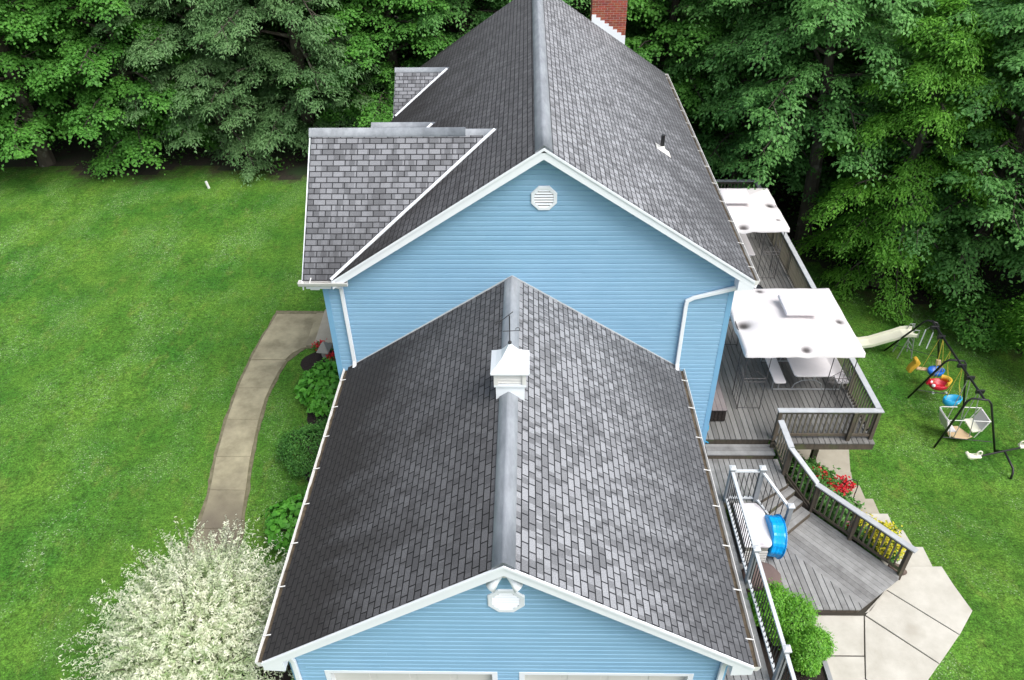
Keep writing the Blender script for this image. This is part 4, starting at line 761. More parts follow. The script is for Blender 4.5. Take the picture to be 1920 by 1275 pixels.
# slatted storage bench against the wall
t = thing('storage_bench', 'grey slatted storage bench against the blue wall beside the nearer gazebo', 'bench', (5.25, 8.9, UZ))
b = MB()
for i in range(5): b.box(4.93+i*.128, 4.93+i*.128+.12, 8.32, 9.72, UZ+.43, UZ+.455)
b.build('lid', M['bench'], t); b = MB()
for i in range(6): b.box(4.97+i*.10, 4.97+i*.10+.088, 8.36, 8.38, UZ+.03, UZ+.42)
for i in range(14): b.box(5.52, 5.54, 8.38+i*.095, 8.38+i*.095+.083, UZ+.03, UZ+.42)
b.build('slatted_side', M['soil'], t); MB().box(4.96, 5.515, 8.385, 9.66, UZ+.02, UZ+.41).build('box', M['black'], t)
b = MB()
for k in range(3): b.tube([(4.905+.02*k, 8.0+.11*math.cos(a), 2.3-.0+.14*math.sin(a)+k*.02) for a in np.linspace(0, 2*math.pi, 15)], .018, 6)
b.tube([(4.94, 7.92, 2.2), (5.0, 8.02, 2.36), (4.96, 8.1, 2.2)], .02, 6); tag(b.build('wall_ornament', M['white'], None, origin=(4.9, 8, 2.2)), 'small white looped ornament hanging on the blue wall above the storage bench', 'ornament')
b = MB(); b.tube([(4.93+.05*math.sin(i*1.1), 7.82-.04*i, UZ+.5-.09*i if i < 5 else UZ+.03) for i in range(8)], .014, 6); tag(b.build('garden_hose', M['teal'], None), 'short blue hose at the house corner where the deck steps down', 'hose')
# deck box, kiddie pool, covered table on the lower deck
t = thing('deck_box', 'white lidded storage box with stained top inside the grey railing', 'storage box', (5.65, 5.2, LZ))
MB().prism([(5.36, 4.62), (5.88, 4.62), (5.88, 5.8), (5.36, 5.8)], LZ, LZ+.66).build('box', M['stone'], t, bevel=.01)
b = MB(); b.prism([(5.30, 4.55), (5.86, 4.55), (5.94, 4.62), (5.97, 4.78), (6.02, 5.25), (6.0, 5.6), (5.92, 5.78), (5.86, 5.86), (5.30, 5.86)], LZ+.66, LZ+.73); b.build('lid', M['wplastic'], t, bevel=.03)
b = MB()
for k in range(5): b.box(5.355, 5.885, 4.600, 4.612, LZ+.06+k*.09, LZ+.12+k*.09)
b.build('slat', M['white2'], t)
t = thing('kiddie_pool', 'bright blue plastic paddling pool tipped on edge against the white deck box', 'paddling pool', (6.2, 5.1, LZ))
ax = V(.95, .0, -.12).normalized(); c0 = V(5.93, 5.06, LZ+.50); prof = [(0.0, .0), (.38, .0), (.42, .01)]
b = MB(); vs = []; seg = 48; a1 = V(0, 1, 0); a1 = (a1-ax*a1.dot(ax)).normalized(); a2 = ax.cross(a1)
prof = [(.0, .0), (.44, .0), (.465, .02), (.47, .08), (.46, .10), (.475, .16), (.465, .18), (.485, .25), (.50, .29), (.53, .30), (.53, .312), (.48, .30), (.44, .02), (0, .02)]
fs = []
for (r, h) in prof:
    for k in range(seg):
        tt = 2*math.pi*k/seg; rr_ = r*(1+(.03 if k % 4 < 2 and .45 < r < .49 else 0)); vs.append(c0+ax*(.0+h)+(a1*math.cos(tt)+a2*math.sin(tt)*.95)*max(rr_, 1e-4))
for i in range(len(prof)-1):
    for k in range(seg): k2 = (k+1) % seg; fs.append((i*seg+k, i*seg+k2, (i+1)*seg+k2, (i+1)*seg+k))
b.add(vs, fs).build('pool_shell', M['pool'], t)
t = thing('covered_table', 'low round brown cover with pleated skirt beside the bright green bushes', 'covered table', (5.62, 4.0, LZ))
b = MB(); seg = 36; vs = []; fs = []
for (r, h, w_) in ((0, .50, 0), (.2, .49, 0), (.36, .46, .01), (.42, .40, .02), (.46, .2, .05), (.50, .02, .08)):
    for k in range(seg): tt = 2*math.pi*k/seg; rr_ = r*(1+w_*math.sin(tt*9)); vs.append((5.62+rr_*math.cos(tt), 3.98+rr_*math.sin(tt), LZ+h))
for i in range(5):
    for k in range(seg): k2 = (k+1) % seg; fs.append((i*seg+k, (i+1)*seg+k, (i+1)*seg+k2, i*seg+k2))
b.add(vs, fs).build('cover', M['brown'], t, smooth=True)
# ------------------------------------------------------------------ swing set and toys on the right lawn
GZ = -1.76
sw = thing('swing_set', 'long black tubular swing frame on three A-frames on the right lawn', 'swing set', (13, 11.8, GZ))
def aframe(F1, T1, T2, F2, bar=True):
    b = MB(); F1, T1, T2, F2 = map(Vector, (F1, T1, T2, F2))
    b.tube([F1, T1+(F1-T1)*.06, T1+(T2-T1)*.12+V(0, 0, .01), T2+(T1-T2)*.12+V(0, 0, .01), T2+(F2-T2)*.06, F2], .032, 8)
    return b.build('a_frame', M['black'], sw, smooth=True)
fr = [((12.48, 14.2), (12.94, 13.30), (13.25, 13.12), (13.95, 13.35)), ((12.34, 11.78), (12.72, 11.28), (13.25, 11.22), (13.9, 11.4)), ((12.24, 9.58), (12.60, 9.57), (13.15, 9.47), (13.88, 9.34))]
for f in fr:
    aframe((*f[0], GZ), (*f[1], .15), (*f[2], .15), (*f[3], GZ))
    a = Vector((*f[0], GZ)); c = Vector((*f[1], .15)); e_ = Vector((*f[3], GZ)); g = Vector((*f[2], .15)); MB().tube([a+(c-a)*.22, e_+(g-e_)*.22], .012, 6).build('cross_brace', M['black'], sw)
MB().tube([(13.10, 13.25, .17), (13.02, 11.25, .17), (12.98, 9.5, .17)], .034, 8).build('top_bar', M['black'], sw)
for y in (12.9, 12.4, 11.0, 10.45, 9.85): MB().box(12.90, 13.14, y-.03, y+.03, .10, .22).build('bracket', M['black'], sw, bevel=.01)
SG_ = 'swings and gliders hung from the black swing set'
t = thing('trapeze_bar', 'pair of white hanging bars at the far end of the swing set', 'trapeze', (12.95, 13.0, -.7), SG_)
for dx in (0, .16): MB().tube([(12.85+dx, 13.0-dx, .0), (12.83+dx, 13.0-dx, -.62)], .018, 6).build('bar', M['white'], t)
for dx in (0, .16): MB().tube([(12.85+dx, 13.0-dx, .0), (13.0, 13.0-dx*.4, .15)], .006, 5).build('chain', M['steel'], t)
t = thing('glider_swing', 'yellow and blue two seat glider swing hung nearest the far end', 'glider', (13.0, 12.4, -1.2), SG_)
b = MB(); b.extr([(12.62, 12.55, -1.42), (12.52, 12.55, -1.38), (12.56, 12.55, -1.2), (12.66, 12.55, -1.02), (12.62, 12.55, -.9), (12.72, 12.55, -.86), (12.84, 12.55, -1.02), (12.78, 12.55, -1.15), (12.70, 12.55, -1.25)], (0, .22, 0)); b.build('back_seat', M['yellow'], t, bevel=.03, smooth=True)
MB().beam((12.75, 12.6, -1.22), (13.15, 12.5, -1.22), .14, .06).build('beam', M['tan'], t, bevel=.02)
b = MB(); b.lathe((0, 0, 0), [(.02, 0), (.16, .01), (.20, .08), (.21, .2), (.18, .2), (.15, .07), (.0, .05)], 18); b.v = [(13.27+p[0]*1.25, 12.38+p[1]*.9, -1.30+p[2]) for p in b.v]; b.build('seat_tub', M['blue'], t, smooth=True)
b = MB(); b.extr([(13.25, 12.45, -1.0), (13.42, 12.45, -1.0), (13.36, 12.45, -.8), (13.2, 12.45, -.78)], (0, .06, 0)).build('backrest', M['tan'], t, bevel=.02)
b = MB()
for dx in (-.25, .2): b.tube([(13.05+dx, 12.4, -1.1), (13.05+dx*.2, 12.4, .15)], .008, 5).tube([(13.3+dx*.5, 12.25, -1.1), (13.05, 12.3, .15)], .008, 5)
b.build('rope', M['rope'], t)
t = thing('toddler_swing', 'red car shaped toddler swing with yellow back and black runner', 'swing', (13.15, 11.75, -1.3), SG_)
b = MB(); b.lathe((0, 0, 0), [(.02, 0), (.16, .0), (.22, .07), (.24, .2), (.21, .21), (.17, .1), (.0, .06)], 20); b.v = [(13.13+p[0]*1.35, 11.78+p[1]*.95, -1.34+p[2]) for p in b.v]; b.build('tub', M['red'], t, smooth=True)
b = MB(); vs = []; fs = []
for k in range(11):
    a = -1.2+k*.24
    for r, h in ((.235, -.02), (.25, .17), (.20, .17), (.19, -.02)): vs.append((13.13+r*1.35*math.cos(a), 11.78+r*.95*math.sin(a), -1.16+h))
for k in range(10):
    for j in range(4): fs.append((k*4+j, k*4+(j+1) % 4, k*4+4+(j+1) % 4, k*4+4+j))
b.add(vs, fs+[(0, 1, 2, 3), (43, 42, 41, 40)]).build('backrest', M['yellow'], t, smooth=True)
for dx, dy in ((-.33, -.1), (-.33, .08)): MB().lathe((13.13+dx*.75, 11.78+dy-.04, -1.14), [(0, -.05), (.045, -.035), (.055, 0), (.045, .035), (0, .05)], 12).build('headlight', M['white'], t, smooth=True)
MB().extr([(12.72, 11.75, -1.2), (12.78, 11.75, -1.22), (12.84, 11.75, -1.02), (12.76, 11.75, -.96)], (0, .1, 0)).build('front_grip', M['red'], t, bevel=.02)
MB().tube([(12.8, 11.62, -1.42), (13.45, 11.62, -1.42)], .012, 6).build('runner', M['black'], t)
for dx in (-.2, .2): MB().lathe((13.13+dx, 11.6, -1.40), [(0, -.03), (.035, -.03), (.035, .03), (0, .03)], 12, (0, 1, 0)).build('wheel', M['white'], t)
b = MB()
for dx in (-.26, .26): b.tube([(13.13+dx, 11.7, -1.1), (13.05+dx*.3, 11.75, -.45), (13.03, 11.75, .15)], .008, 5).tube([(13.13+dx, 11.88, -1.1), (13.05+dx*.3, 11.75, -.45)], .008, 5)
b.build('rope', M['rope'], t)
t = thing('baby_swing', 'turquoise bucket swing with green foot rest on yellow ropes', 'swing', (13.05, 10.9, -1.2), SG_)
b = MB(); b.lathe((0, 0, 0), [(.02, -.02), (.13, -.01), (.19, .08), (.20, .24), (.17, .24), (.14, .08), (0, .03)], 20); b.v = [(13.08+p[0]*1.35, 10.86+p[1]*.85, -1.22+p[2]+.18*max(0, p[0]+.05)) for p in b.v]; b.build('bucket', M['teal'], t, smooth=True)
MB().box(12.72, 12.80, 10.68, 10.76, -1.42, -1.22).build('foot_rest', M['green_p'], t, bevel=.02)
MB().lathe((13.2, 10.74, -1.05), [(.0, .0), (.04, .0), (.04, .02), (0, .03)], 10, (0, -1, .3)).build('buckle', M['white2'], t)
b = MB()
for dx in (-.24, .25): b.tube([(13.08+dx, 10.8, -1.0), (13.02+dx*.35, 10.9, -.45), (13.0, 10.9, .15)], .008, 5).tube([(13.08+dx, 10.98, -1.0), (13.02+dx*.35, 10.9, -.45)], .008, 5)
b.build('rope', M['rope'], t)
t = thing('lawn_glider', 'lawn glider with two facing cream seats and steel arms on the swing set', 'glider', (13.1, 10.0, GZ), SG_)
b = MB(); b.prism([(12.80, 10.30), (12.74, 9.92), (12.95, 9.78), (13.18, 9.76), (13.42, 9.86), (13.18, 10.32)], -1.62, -1.59).build('footboard', M['tan'], t, bevel=.01)
for s, xs in ((1, 12.60), (-1, 13.62)):
    b = MB(); b.add([(xs, 9.85, -1.38), (xs+s*.28, 9.85, -1.42), (xs+s*.28, 10.4, -1.42), (xs, 10.4, -1.38), (xs, 9.85, -1.35), (xs+s*.28, 9.85, -1.39), (xs+s*.28, 10.4, -1.39), (xs, 10.4, -1.35)], [(0, 1, 2, 3), (4, 5, 6, 7), (0, 1, 5, 4), (1, 2, 6, 5), (2, 3, 7, 6), (3, 0, 4, 7)]); b.build('seat', M['cream'] if s < 0 else M['table'], t)
    b = MB(); b.add([(xs, 9.85, -1.36), (xs-s*.12, 9.85, -.98), (xs-s*.12, 10.4, -.98), (xs, 10.4, -1.36), (xs+s*.03, 9.85, -1.36), (xs-s*.09, 9.85, -.98), (xs-s*.09, 10.4, -.98), (xs+s*.03, 10.4, -1.36)], [(0, 1, 2, 3), (4, 5, 6, 7), (0, 1, 5, 4), (1, 2, 6, 5), (2, 3, 7, 6), (3, 0, 4, 7)]); b.build('backrest', M['table'], t)
b = MB()
for y in (9.83, 10.42): b.tube([(12.50, y, -.95), (12.56, y, -.92), (13.0, y, -.93)], .014, 6).tube([(13.72, y, -.97), (13.2, y, -.94)], .014, 6).tube([(12.55, y, -.98), (12.75, y, -1.6)], .014, 6).tube([(13.68, y, -.98), (13.45, y, -1.6)], .014, 6)
b.tube([(12.50, 9.83, -.95), (12.50, 10.42, -.95)], .014, 6).build('arm_frame', M['white2'], t)
for x in (12.85, 13.3):
    for y in (9.83, 10.42): MB().tube([(x, y, -1.58), (13.0+(x-13.05)*.15, y+.02, .12)], .013, 6).build('hanger', M['steel'], t)
# see-saw at the front leg
t = thing('see_saw', 'black see-saw with cream seats at the near end of the swing set', 'see-saw', (13.9, 8.95, GZ))
MB().tube([(12.95, 8.80, -1.36), (13.9, 9.05, -1.36), (15.1, 9.36, -1.36)], .026, 8).build('beam', M['black'], t)
MB().tube([(13.88, 9.34, -1.66), (13.87, 9.05, -1.38), (13.86, 8.75, -1.42), (13.90, 8.52, -1.52), (13.88, 8.42, -1.62), (13.84, 8.35, GZ)], .032, 8).build('stand', M['black'], t, smooth=True)
for s, x, y in ((1, 12.98, 8.80), (-1, 14.45, 9.2)):
    b = MB(); b.extr([(x-s*.26, y-.06, -1.22), (x-s*.33, y-.06, -1.27), (x-s*.27, y-.06, -1.37), (x-s*.17, y-.06, -1.42), (x, y-.06, -1.38), (x+s*.1, y-.06, -1.38), (x+s*.1, y-.06, -1.31), (x-s*.12, y-.06, -1.32), (x-s*.2, y-.06, -1.30)], (0, .17, 0)); st_ = b.build('seat', M['cream'], t, bevel=.02, smooth=True)
    MB().tube([(x+s*.04+.07*math.cos(a), y+.02, -1.24+.085*math.sin(a)) for a in np.linspace(-2, 4.3, 14)], .02, 8).build('handle', M['cream'], t, smooth=True)
t = thing('slide', 'cream plastic slide with grey ladder on the lawn past the nearer gazebo', 'slide', (12.4, 14, GZ))
b = MB(); pr = [(11.45, -1.50), (11.62, -1.52), (11.9, -1.42), (12.25, -1.20), (12.5, -1.05), (12.75, -.88), (12.95, -.82), (13.1, -.82)]; vs = []; fs = []
for x, z in pr:
    yc = 14.30-(x-11.5)*.22
    for dy, dz in ((-.24, .10), (-.21, .115), (-.19, .0), (.19, .0), (.21, .115), (.24, .10), (.235, -.03), (-.235, -.03)): vs.append((x, yc+dy, z+dz))
for i in range(len(pr)-1):
    for j in range(8): fs.append((i*8+j, i*8+(j+1) % 8, i*8+8+(j+1) % 8, i*8+8+j))
fs += [tuple(range(8)), tuple(range(len(pr)*8-1, len(pr)*8-9, -1))]; b.add(vs, fs).build('slide_bed', M['cream'], t, smooth=False, bevel=.012)
b = MB()
for y in (13.78, 14.15): b.tube([(13.05, y, -.85), (13.22, y, GZ)], .02, 6).tube([(12.9, y, -.88), (12.75, y, GZ)], .018, 6).tube([(12.95, y, -.8), (13.0, y, -.6), (13.15, y, -.6), (13.18, y, -.9)], .016, 6)
for k in range(3): z = -1.05-.22*k; b.tube([(13.08+.04*k, 13.78, z), (13.08+.04*k, 14.15, z)], .018, 6)
b.tube([(13.05, 13.78, -.6), (13.05, 14.15, -.6)], .016, 6); b.build('ladder', M['steel'], t)
b = MB(); b.tube([(-13.24, 23.2, 0), (-13.3, 23.2, .32)], .055, 10); tag(b.build('marker_pipe', M['white2'], None, origin=(-13.24, 23.2, 0)), 'short white pipe standing in the lawn near the left tree line', 'pipe')
# ------------------------------------------------------------------ plants
def shell(n, c, r, low=.0, inner=.25, lump=.18, k=9):
    d = nrm(RNG.normal(size=(n, 3))); d[:, 2] = np.abs(d[:, 2])*(1-low)+d[:, 2]*low; d = nrm(d); L_ = nrm(RNG.normal(size=(k, 3))); L_[:, 2] = np.abs(L_[:, 2]); lob = np.max(d@L_.T, 1)
    rad = (1-lump)+lump*2*np.clip((lob-.7)/.3, 0, 1)-lump*.5; rad = rad*(1-inner*RNG.random(n)**2); rad = rad*(1+.05*RNG.normal(size=n)+np.where(RNG.random(n) < .12, .22*RNG.random(n), 0)); p = d*rad[:, None]*np.array(r); return p+np.array(c), nrm(d/np.array(r)*min(r))
def shrub(name, label, cat, x, y, z, r, h, n, size, asp, mat, stemmat='twig', group=None, lump=.2, k=11, up=.5, ry=None):
    t = thing(name, label, cat, (x, y, z), group); ry = ry or r; p, nr = shell(n, (0, 0, h*.22), (r, ry, h*.8), low=.25, lump=lump, k=k); p[:, 2] = np.maximum(p[:, 2], .03)
    nr = nrm(nr*(1-up)+np.array([0, 0, up])+RNG.normal(size=p.shape)*.35); s = size*(.65+.7*RNG.random(n)); al = nrm(p*np.array([1, 1, .2]))
    link_mesh('foliage', leaves('foliage', p, nr, s, asp, M[mat], along=al), t, (x, y, z)); b = MB()
    for i in range(9): a = random.random()*6.28; q = .7*r; b.tube([(x+.05*math.cos(a), y+.05*math.sin(a), z-.02), (x+q*.5*math.cos(a), y+q*.5*math.sin(a), z+h*.5), (x+q*math.cos(a), y+q*math.sin(a), z+h*.75)], [.018, .012, .005], 5)
    b.build('stem', M['twig'], t); return t
shrub('hydrangea_bush', 'rounded bush of large bright green leaves between the front walk and the house', 'bush', -5.25, 9.6, .03, .78, 1.05, 1500, .17, .75, 'hydr', lump=.12, ry=.85, up=.65)
shrub('boxwood_bush', 'dark green fine leaved bush beside the garage gutter, below the hydrangea', 'bush', -5.12, 7.35, .03, .85, 1.0, 9000, .05, .6, 'box', lump=.22, k=16)
shrub('broadleaf_bush', 'bright green broad leaved bush between the pale willow and the garage roof', 'bush', -5.0, 4.75, .03, .75, 1.0, 1300, .16, .7, 'hydr', lump=.15)
for (x, y, r, h, l) in ((5.60, 3.12, .50, .98, 'bright green bush against the grey railing and covered table'), (6.00, 2.85, .50, .92, 'bright green bush in the middle of the planting bed, below the lower deck'), (6.18, 2.25, .44, .85, 'bright green bush at the front of the bed, nearest the pale landing')): shrub('spirea_bush', l, 'bush', x, y, -.72, r, h, 8500, .055, .42, 'lime', lump=.30, k=16, group='bright green bushes beside the landing')
shrub('squash_plant', 'small leafy plant with big lobed leaves at the bottom edge beside the grey railing', 'plant', 5.75, 1.25, -.72, .42, .4, 60, .30, .8, 'bed', up=.8)
# flower bed below the timber rail
for i, (x, y, z, r, h, n, lab) in enumerate(((7.5, 8.5, -1.6, .5, .8, 1000, 'leafy green perennials under the raised deck beside the support post'), (8.35, 8.0, -1.62, .42, .5, 800, 'low green plant beside the support post and stone edge'), (7.85, 7.4, -1.4, .58, 1.0, 2000, 'green perennials below the upper flight of the stair rail'), (7.95, 6.75, -1.35, .5, 1.0, 2200, 'green flowering plants beneath the hanging basket'), (8.2, 6.1, -1.2, .46, .95, 2200, 'dense green plants behind the middle of the lower timber rail'), (8.85, 5.3, -1.15, .42, .8, 1600, 'green plants among the yellow flowers, behind the rail'))): shrub('garden_plant', lab, 'plant', x, y, z, r, h, n, .11, .45, 'bed', group='green plants in the flower bed', lump=.3)
def flowers(name, label, cat, c, r, n, size, mat, leafn=500, group=None):
    t = thing(name, label, cat, (c[0], c[1], c[2]), group); p, nr = shell(leafn, (0, 0, 0), r, low=.5, lump=.3); link_mesh('foliage', leaves('foliage', p*.92, nrm(nr+np.array([0, 0, .5])), .09*(.6+.6*RNG.random(leafn)), .5, M['bed']), t, c)
    k = max(5, n//14); h, _ = shell(k, (0, 0, 0), r, low=.1, lump=.2, inner=.05); idx = RNG.integers(0, k, n); q = h[idx]*1.03+RNG.normal(size=(n, 3))*size*.9; 
    for j in range(k):
        qq = q[idx == j]; m_ = len(qq)
        if m_: link_mesh('flower', leaves('flower', qq, nrm(RNG.normal(size=(m_, 3))*.6+np.array([0, 0, 1])), size*(.7+.6*RNG.random(m_)), .9, M[mat]), t, c)
    return t
flowers('red_geranium', 'hanging basket of red flowers by the curved iron hook', 'flowers', (8.30, 6.88, -.58), (.32, .26, .26), 480, .065, 'redfl')
flowers('red_geranium', 'smaller cluster of red flowers beside the stair rail post', 'flowers', (7.86, 7.3, -.6), (.24, .2, .2), 170, .06, 'redfl'); flowers('red_geranium', 'few red blossoms low behind the lower timber rail', 'flowers', (8.15, 5.75, -.62), (.16, .14, .12), 60, .06, 'redfl', 150)
flowers('yellow_coreopsis', 'bright yellow flowers behind the lower end of the timber rail', 'flowers', (8.86, 5.16, -.56), (.32, .44, .36), 1500, .055, 'yelfl', 900); flowers('yellow_coreopsis', 'sparser yellow flowers further up, behind the middle rail post', 'flowers', (8.52, 5.62, -.60), (.32, .30, .32), 420, .05, 'yelfl', 900)
flowers('pink_rose', 'pale pink blossoms among the yellow flowers', 'flowers', (8.42, 5.6, -.72), (.25, .2, .2), 60, .07, 'pinkfl', 300)
flowers('red_geranium', 'red flowers above the stone lantern by the front steps', 'flowers', (-6.0, 11.95, .12), (.24, .12, .16), 160, .06, 'redfl', 160); flowers('red_geranium', 'red flowers between the stone lantern and the house wall', 'flowers', (-5.5, 11.35, .12), (.20, .14, .16), 120, .06, 'redfl', 160)
t = thing('stone_lantern', 'grey cast stone garden ornament among the red flowers beside the house corner', 'ornament', (-5.75, 11.55, .03)); MB().prism(blob(-5.78, 11.6, .13, .13, 0, 8), .03, .35).build('base', M['stone'], t, bevel=.02)
b = MB(); b.add([(-6.0, 11.35, .33), (-5.6, 11.3, .33), (-5.58, 11.8, .33), (-5.95, 11.85, .33), (-5.78, 11.58, .62)], [(3, 2, 1, 0), (0, 1, 4), (1, 2, 4), (2, 3, 4), (3, 0, 4)]).build('cap', M['stone'], t, bevel=.02)
t = thing('shepherd_hook', 'dark curved iron plant hook over the red flowers', 'plant hook', (8.62, 6.62, -1.35)); MB().tube([(8.62, 6.62, -1.35), (8.62, 6.62, -.2), (8.57, 6.62, -.02), (8.45, 6.62, .05), (8.32, 6.62, .0), (8.26, 6.62, -.14)], .012, 6).build('hook', M['black'], t)
def rock(x, y, z, s, seed, lab):
    rr = random.Random(seed); b = MB(); import bmesh as bm_; bm = bm_.new(); bm_.ops.create_icosphere(bm, subdivisions=2, radius=1)
    for v in bm.verts: k = 1+rr.uniform(-.12, .12); v.co = Vector((v.co.x*s*1.2*k, v.co.y*s*.9*k, v.co.z*s*.65*k))
    b.add([Vector((x, y, z))+v.co for v in bm.verts], [tuple(v.index for v in f.verts) for f in bm.faces]); bm.free(); tag(b.build('edging_stone', M['rock'], None, origin=(x, y, z), smooth=False), lab, 'rock', 'brown stones edging the flower bed')
for i, (x, y, z, s, lab) in enumerate(((8.95, 4.62, -.78, .13, 'brown stone at the foot of the last timber rail post'), (9.06, 4.52, -.80, .11, 'small brown stone on the landing beside the last rail post'), (8.05, 8.95, -1.68, .2, 'long brown stone under the deck at the top of the flower bed'), (8.4, 8.8, -1.68, .16, 'brown stone under the deck beam left of the support post'), (8.55, 8.35, -1.65, .17, 'brown stone right of the deck support post'), (8.7, 7.9, -1.6, .13, 'brown stone below the support post beside the path'), (7.75, 9.1, -1.7, .17, 'brown stone furthest left under the raised deck'), (8.62, 5.95, -1.12, .11, 'pinkish stone among the yellow flowers'))): rock(x, y, z, s, i, lab)
# variegated willow: radiating whippy shoots
t = thing('variegated_willow', 'huge cream and white leaved willow bush against the garage gutter at lower left', 'bush', (-5.85, 1.3, 0))
P3 = []; AL = []; NR = []; RS = []; b = MB(); c0 = np.array([0, .12, 1.05])
for i in range(2300):
    d = nrm(RNG.normal(size=3)); d[2] = abs(d[2])*1.1; d = nrm(d); R3 = np.array([1.60, 1.85, 1.40]); st0 = c0+d*R3*(.45+.42*RNG.random())
    dr = nrm(d*.75+np.array([0, 0, .35])+RNG.normal(size=3)*.42); ln = .42+.40*RNG.random()+(.55*RNG.random() if RNG.random() < .25 else 0); n_ = 38; s = np.linspace(0, 1, n_)[:, None]
    q = st0+dr*ln*s+np.array([0, 0, -.18])*s*s*ln+np.array([0, 0, .08])*np.sin(s*3.14)
    if i % 12 == 0:
        st0 = c0+d*R3*.85; dr = nrm(d*.9+np.array([0, 0, .5])+RNG.normal(size=3)*.2); ln = .75+.45*RNG.random(); q = st0+dr*ln*s+np.array([0, 0, -.10])*s*s*ln
    if q[-1][0] > 1.83 and q[-1][2] < 2.85: q[:, 0] = np.minimum(q[:, 0], 1.83)
    P3.append(q+RNG.normal(size=(n_, 3))*.022); AL.append(np.repeat(dr[None], n_, 0)+RNG.normal(size=(n_, 3))*.8); NR.append(RNG.normal(size=(n_, 3))*.6+d*.7+np.array([0, 0, .5]))
    RS.append(np.clip(.66-s[:, 0]*.80+RNG.random(n_)*.42+RNG.normal()*.14, 0, 1))
    if i % 5 == 0: w0 = V(-5.85, 1.3, 0); b.tube([w0+Vector((st0-c0)*.1), w0+Vector((st0+c0*.3)*.6), w0+Vector(st0), w0+Vector(q[-1])], [.022, .014, .008, .003], 4)
P3 = np.concatenate(P3); link_mesh('foliage', leaves('foliage', P3, np.concatenate(NR), .07*(.7+.6*RNG.random(len(P3))), .30, M['willow'], rnd=np.concatenate(RS), along=np.concatenate(AL)), t, (-5.85, 1.3, 0)); b.build('branch', M['twig'], t)
# ------------------------------------------------------------------ trees
def tree_meshes(seed, H, R, base, nl, ns, leaf, asp, mat, droop, nleaf, spray, lean=(0, 0), flat=.16):
    g = np.random.default_rng(seed); rr = random.Random(seed); b = MB(); lx, ly = lean
    tr = [(0, 0, -.3), (lx*.12, ly*.12, H*.2), (lx*.3+rr.uniform(-.1, .1), ly*.3, H*.45), (lx*.55, ly*.55+rr.uniform(-.1, .1), H*.7), (lx*.8, ly*.8, H*.95)]
    r0 = .024*H; b.tube(tr, [r0*1.25, r0, r0*.8, r0*.5, r0*.12], 10); pos = []; nor = []; al = []; rn = []
    for i in range(nl):
        t = (i+.5)/nl; h = H*(base+(.97-base)*t); az = i*2.39996+rr.uniform(-.3, .3); prof = math.sin(math.pi*min(1, (.22+.78*t)**.85))**.6 if t > .05 else .75
        L_ = R*max(.3, prof)*rr.uniform(.78, 1.12); f = h/H; o_ = Vector((lx*.85*f, ly*.85*f, h)); d = Vector((math.cos(az), math.sin(az), 0)); rise = (.15+.55*t)*L_*rr.uniform(.5, 1)
        def pt(s): return o_+d*L_*s+Vector((0, 0, rise*math.sin(s*1.9)-droop*L_*s*s*(1.15-t)))
        b.tube([pt(s) for s in (0, .3, .6, .95)], [r0*.38*(1-t*.6), r0*.24*(1-t*.6), .03, .01], 6)
        for k in range(ns):
            s = .30+.72*(k+rr.random())/ns; side = (-1)**k*rr.uniform(.15, 1); c = pt(min(s, 1)); wv = L_*.34*(1.15-s*.75); pd = Vector((-d.y, d.x, 0)); c = c+pd*side*wv+Vector((0, 0, rr.uniform(-.25, .3)-abs(side)*wv*.18*droop))
            dd = (d*.8+pd*side*.7+Vector((0, 0, -.35*droop-.05))).normalized(); sz = spray*rr.uniform(.7, 1.25); n = int(nleaf*sz/spray)
            if k % 2 == 0: b.tube([pt(min(s, 1)*.9), c, c+dd*sz*.7], [.018, .012, .004], 4)
            u = g.normal(size=n)*.48; v = g.normal(size=n)*.36; w = g.normal(size=n)*.08-flat*(u*u+v*v)*1.6
            D = np.array(dd); SD = nrm(np.cross(D, [0, 0, 1.0])); UP = np.cross(SD, D); q = np.array(c)+sz*(D*u[:, None]+SD*v[:, None]+UP*w[:, None])
            nn = UP+D*u[:, None]*.7+SD*v[:, None]*.7+g.normal(size=(n, 3))*.30; pos.append(q); nor.append(nn); al.append(D+SD*v[:, None]*1.2+np.array([0, 0, -.4*droop])+g.normal(size=(n, 3))*.55); rn.append(np.clip(g.random(n)*.6+g.random()*.4, 0, 1))
    pos = np.concatenate(pos); n = len(pos); sz = leaf*(.7+.6*g.random(n)); me = leaves('crown', pos, np.concatenate(nor), sz, asp, M[mat], rnd=np.concatenate(rn), along=np.concatenate(al), fold=.12)
    tb = b.build('trunk', M['bark'], None, origin=(0, 0, 0)); COL.objects.unlink(tb); return tb.data, me
TM = {'maple': [tree_meshes(1, 12, 4.2, .10, 42, 13, .125, .85, 'maple', .35, 165, .62), tree_meshes(2, 12.5, 4.0, .12, 42, 13, .125, .85, 'maple', .30, 165, .62)],
      'ash': [tree_meshes(3, 11, 4.0, .09, 46, 14, .135, .34, 'ash', .40, 210, .56), tree_meshes(4, 11.5, 4.2, .10, 44, 14, .135, .34, 'ash', .45, 210, .56)],
      'oak': [tree_meshes(5, 13, 4.4, .16, 42, 13, .145, .55, 'oak', .35, 150, .62), tree_meshes(6, 12.5, 4.2, .12, 42, 13, .14, .55, 'oak', .3, 150, .60)],
      'bright': [tree_meshes(7, 10.5, 3.0, .10, 38, 13, .125, .42, 'bright', .75, 170, .58)],
      'lean': [tree_meshes(8, 12, 4.2, .40, 32, 13, .145, .55, 'oak', .5, 150, .62, lean=(1.3, -.4))]}
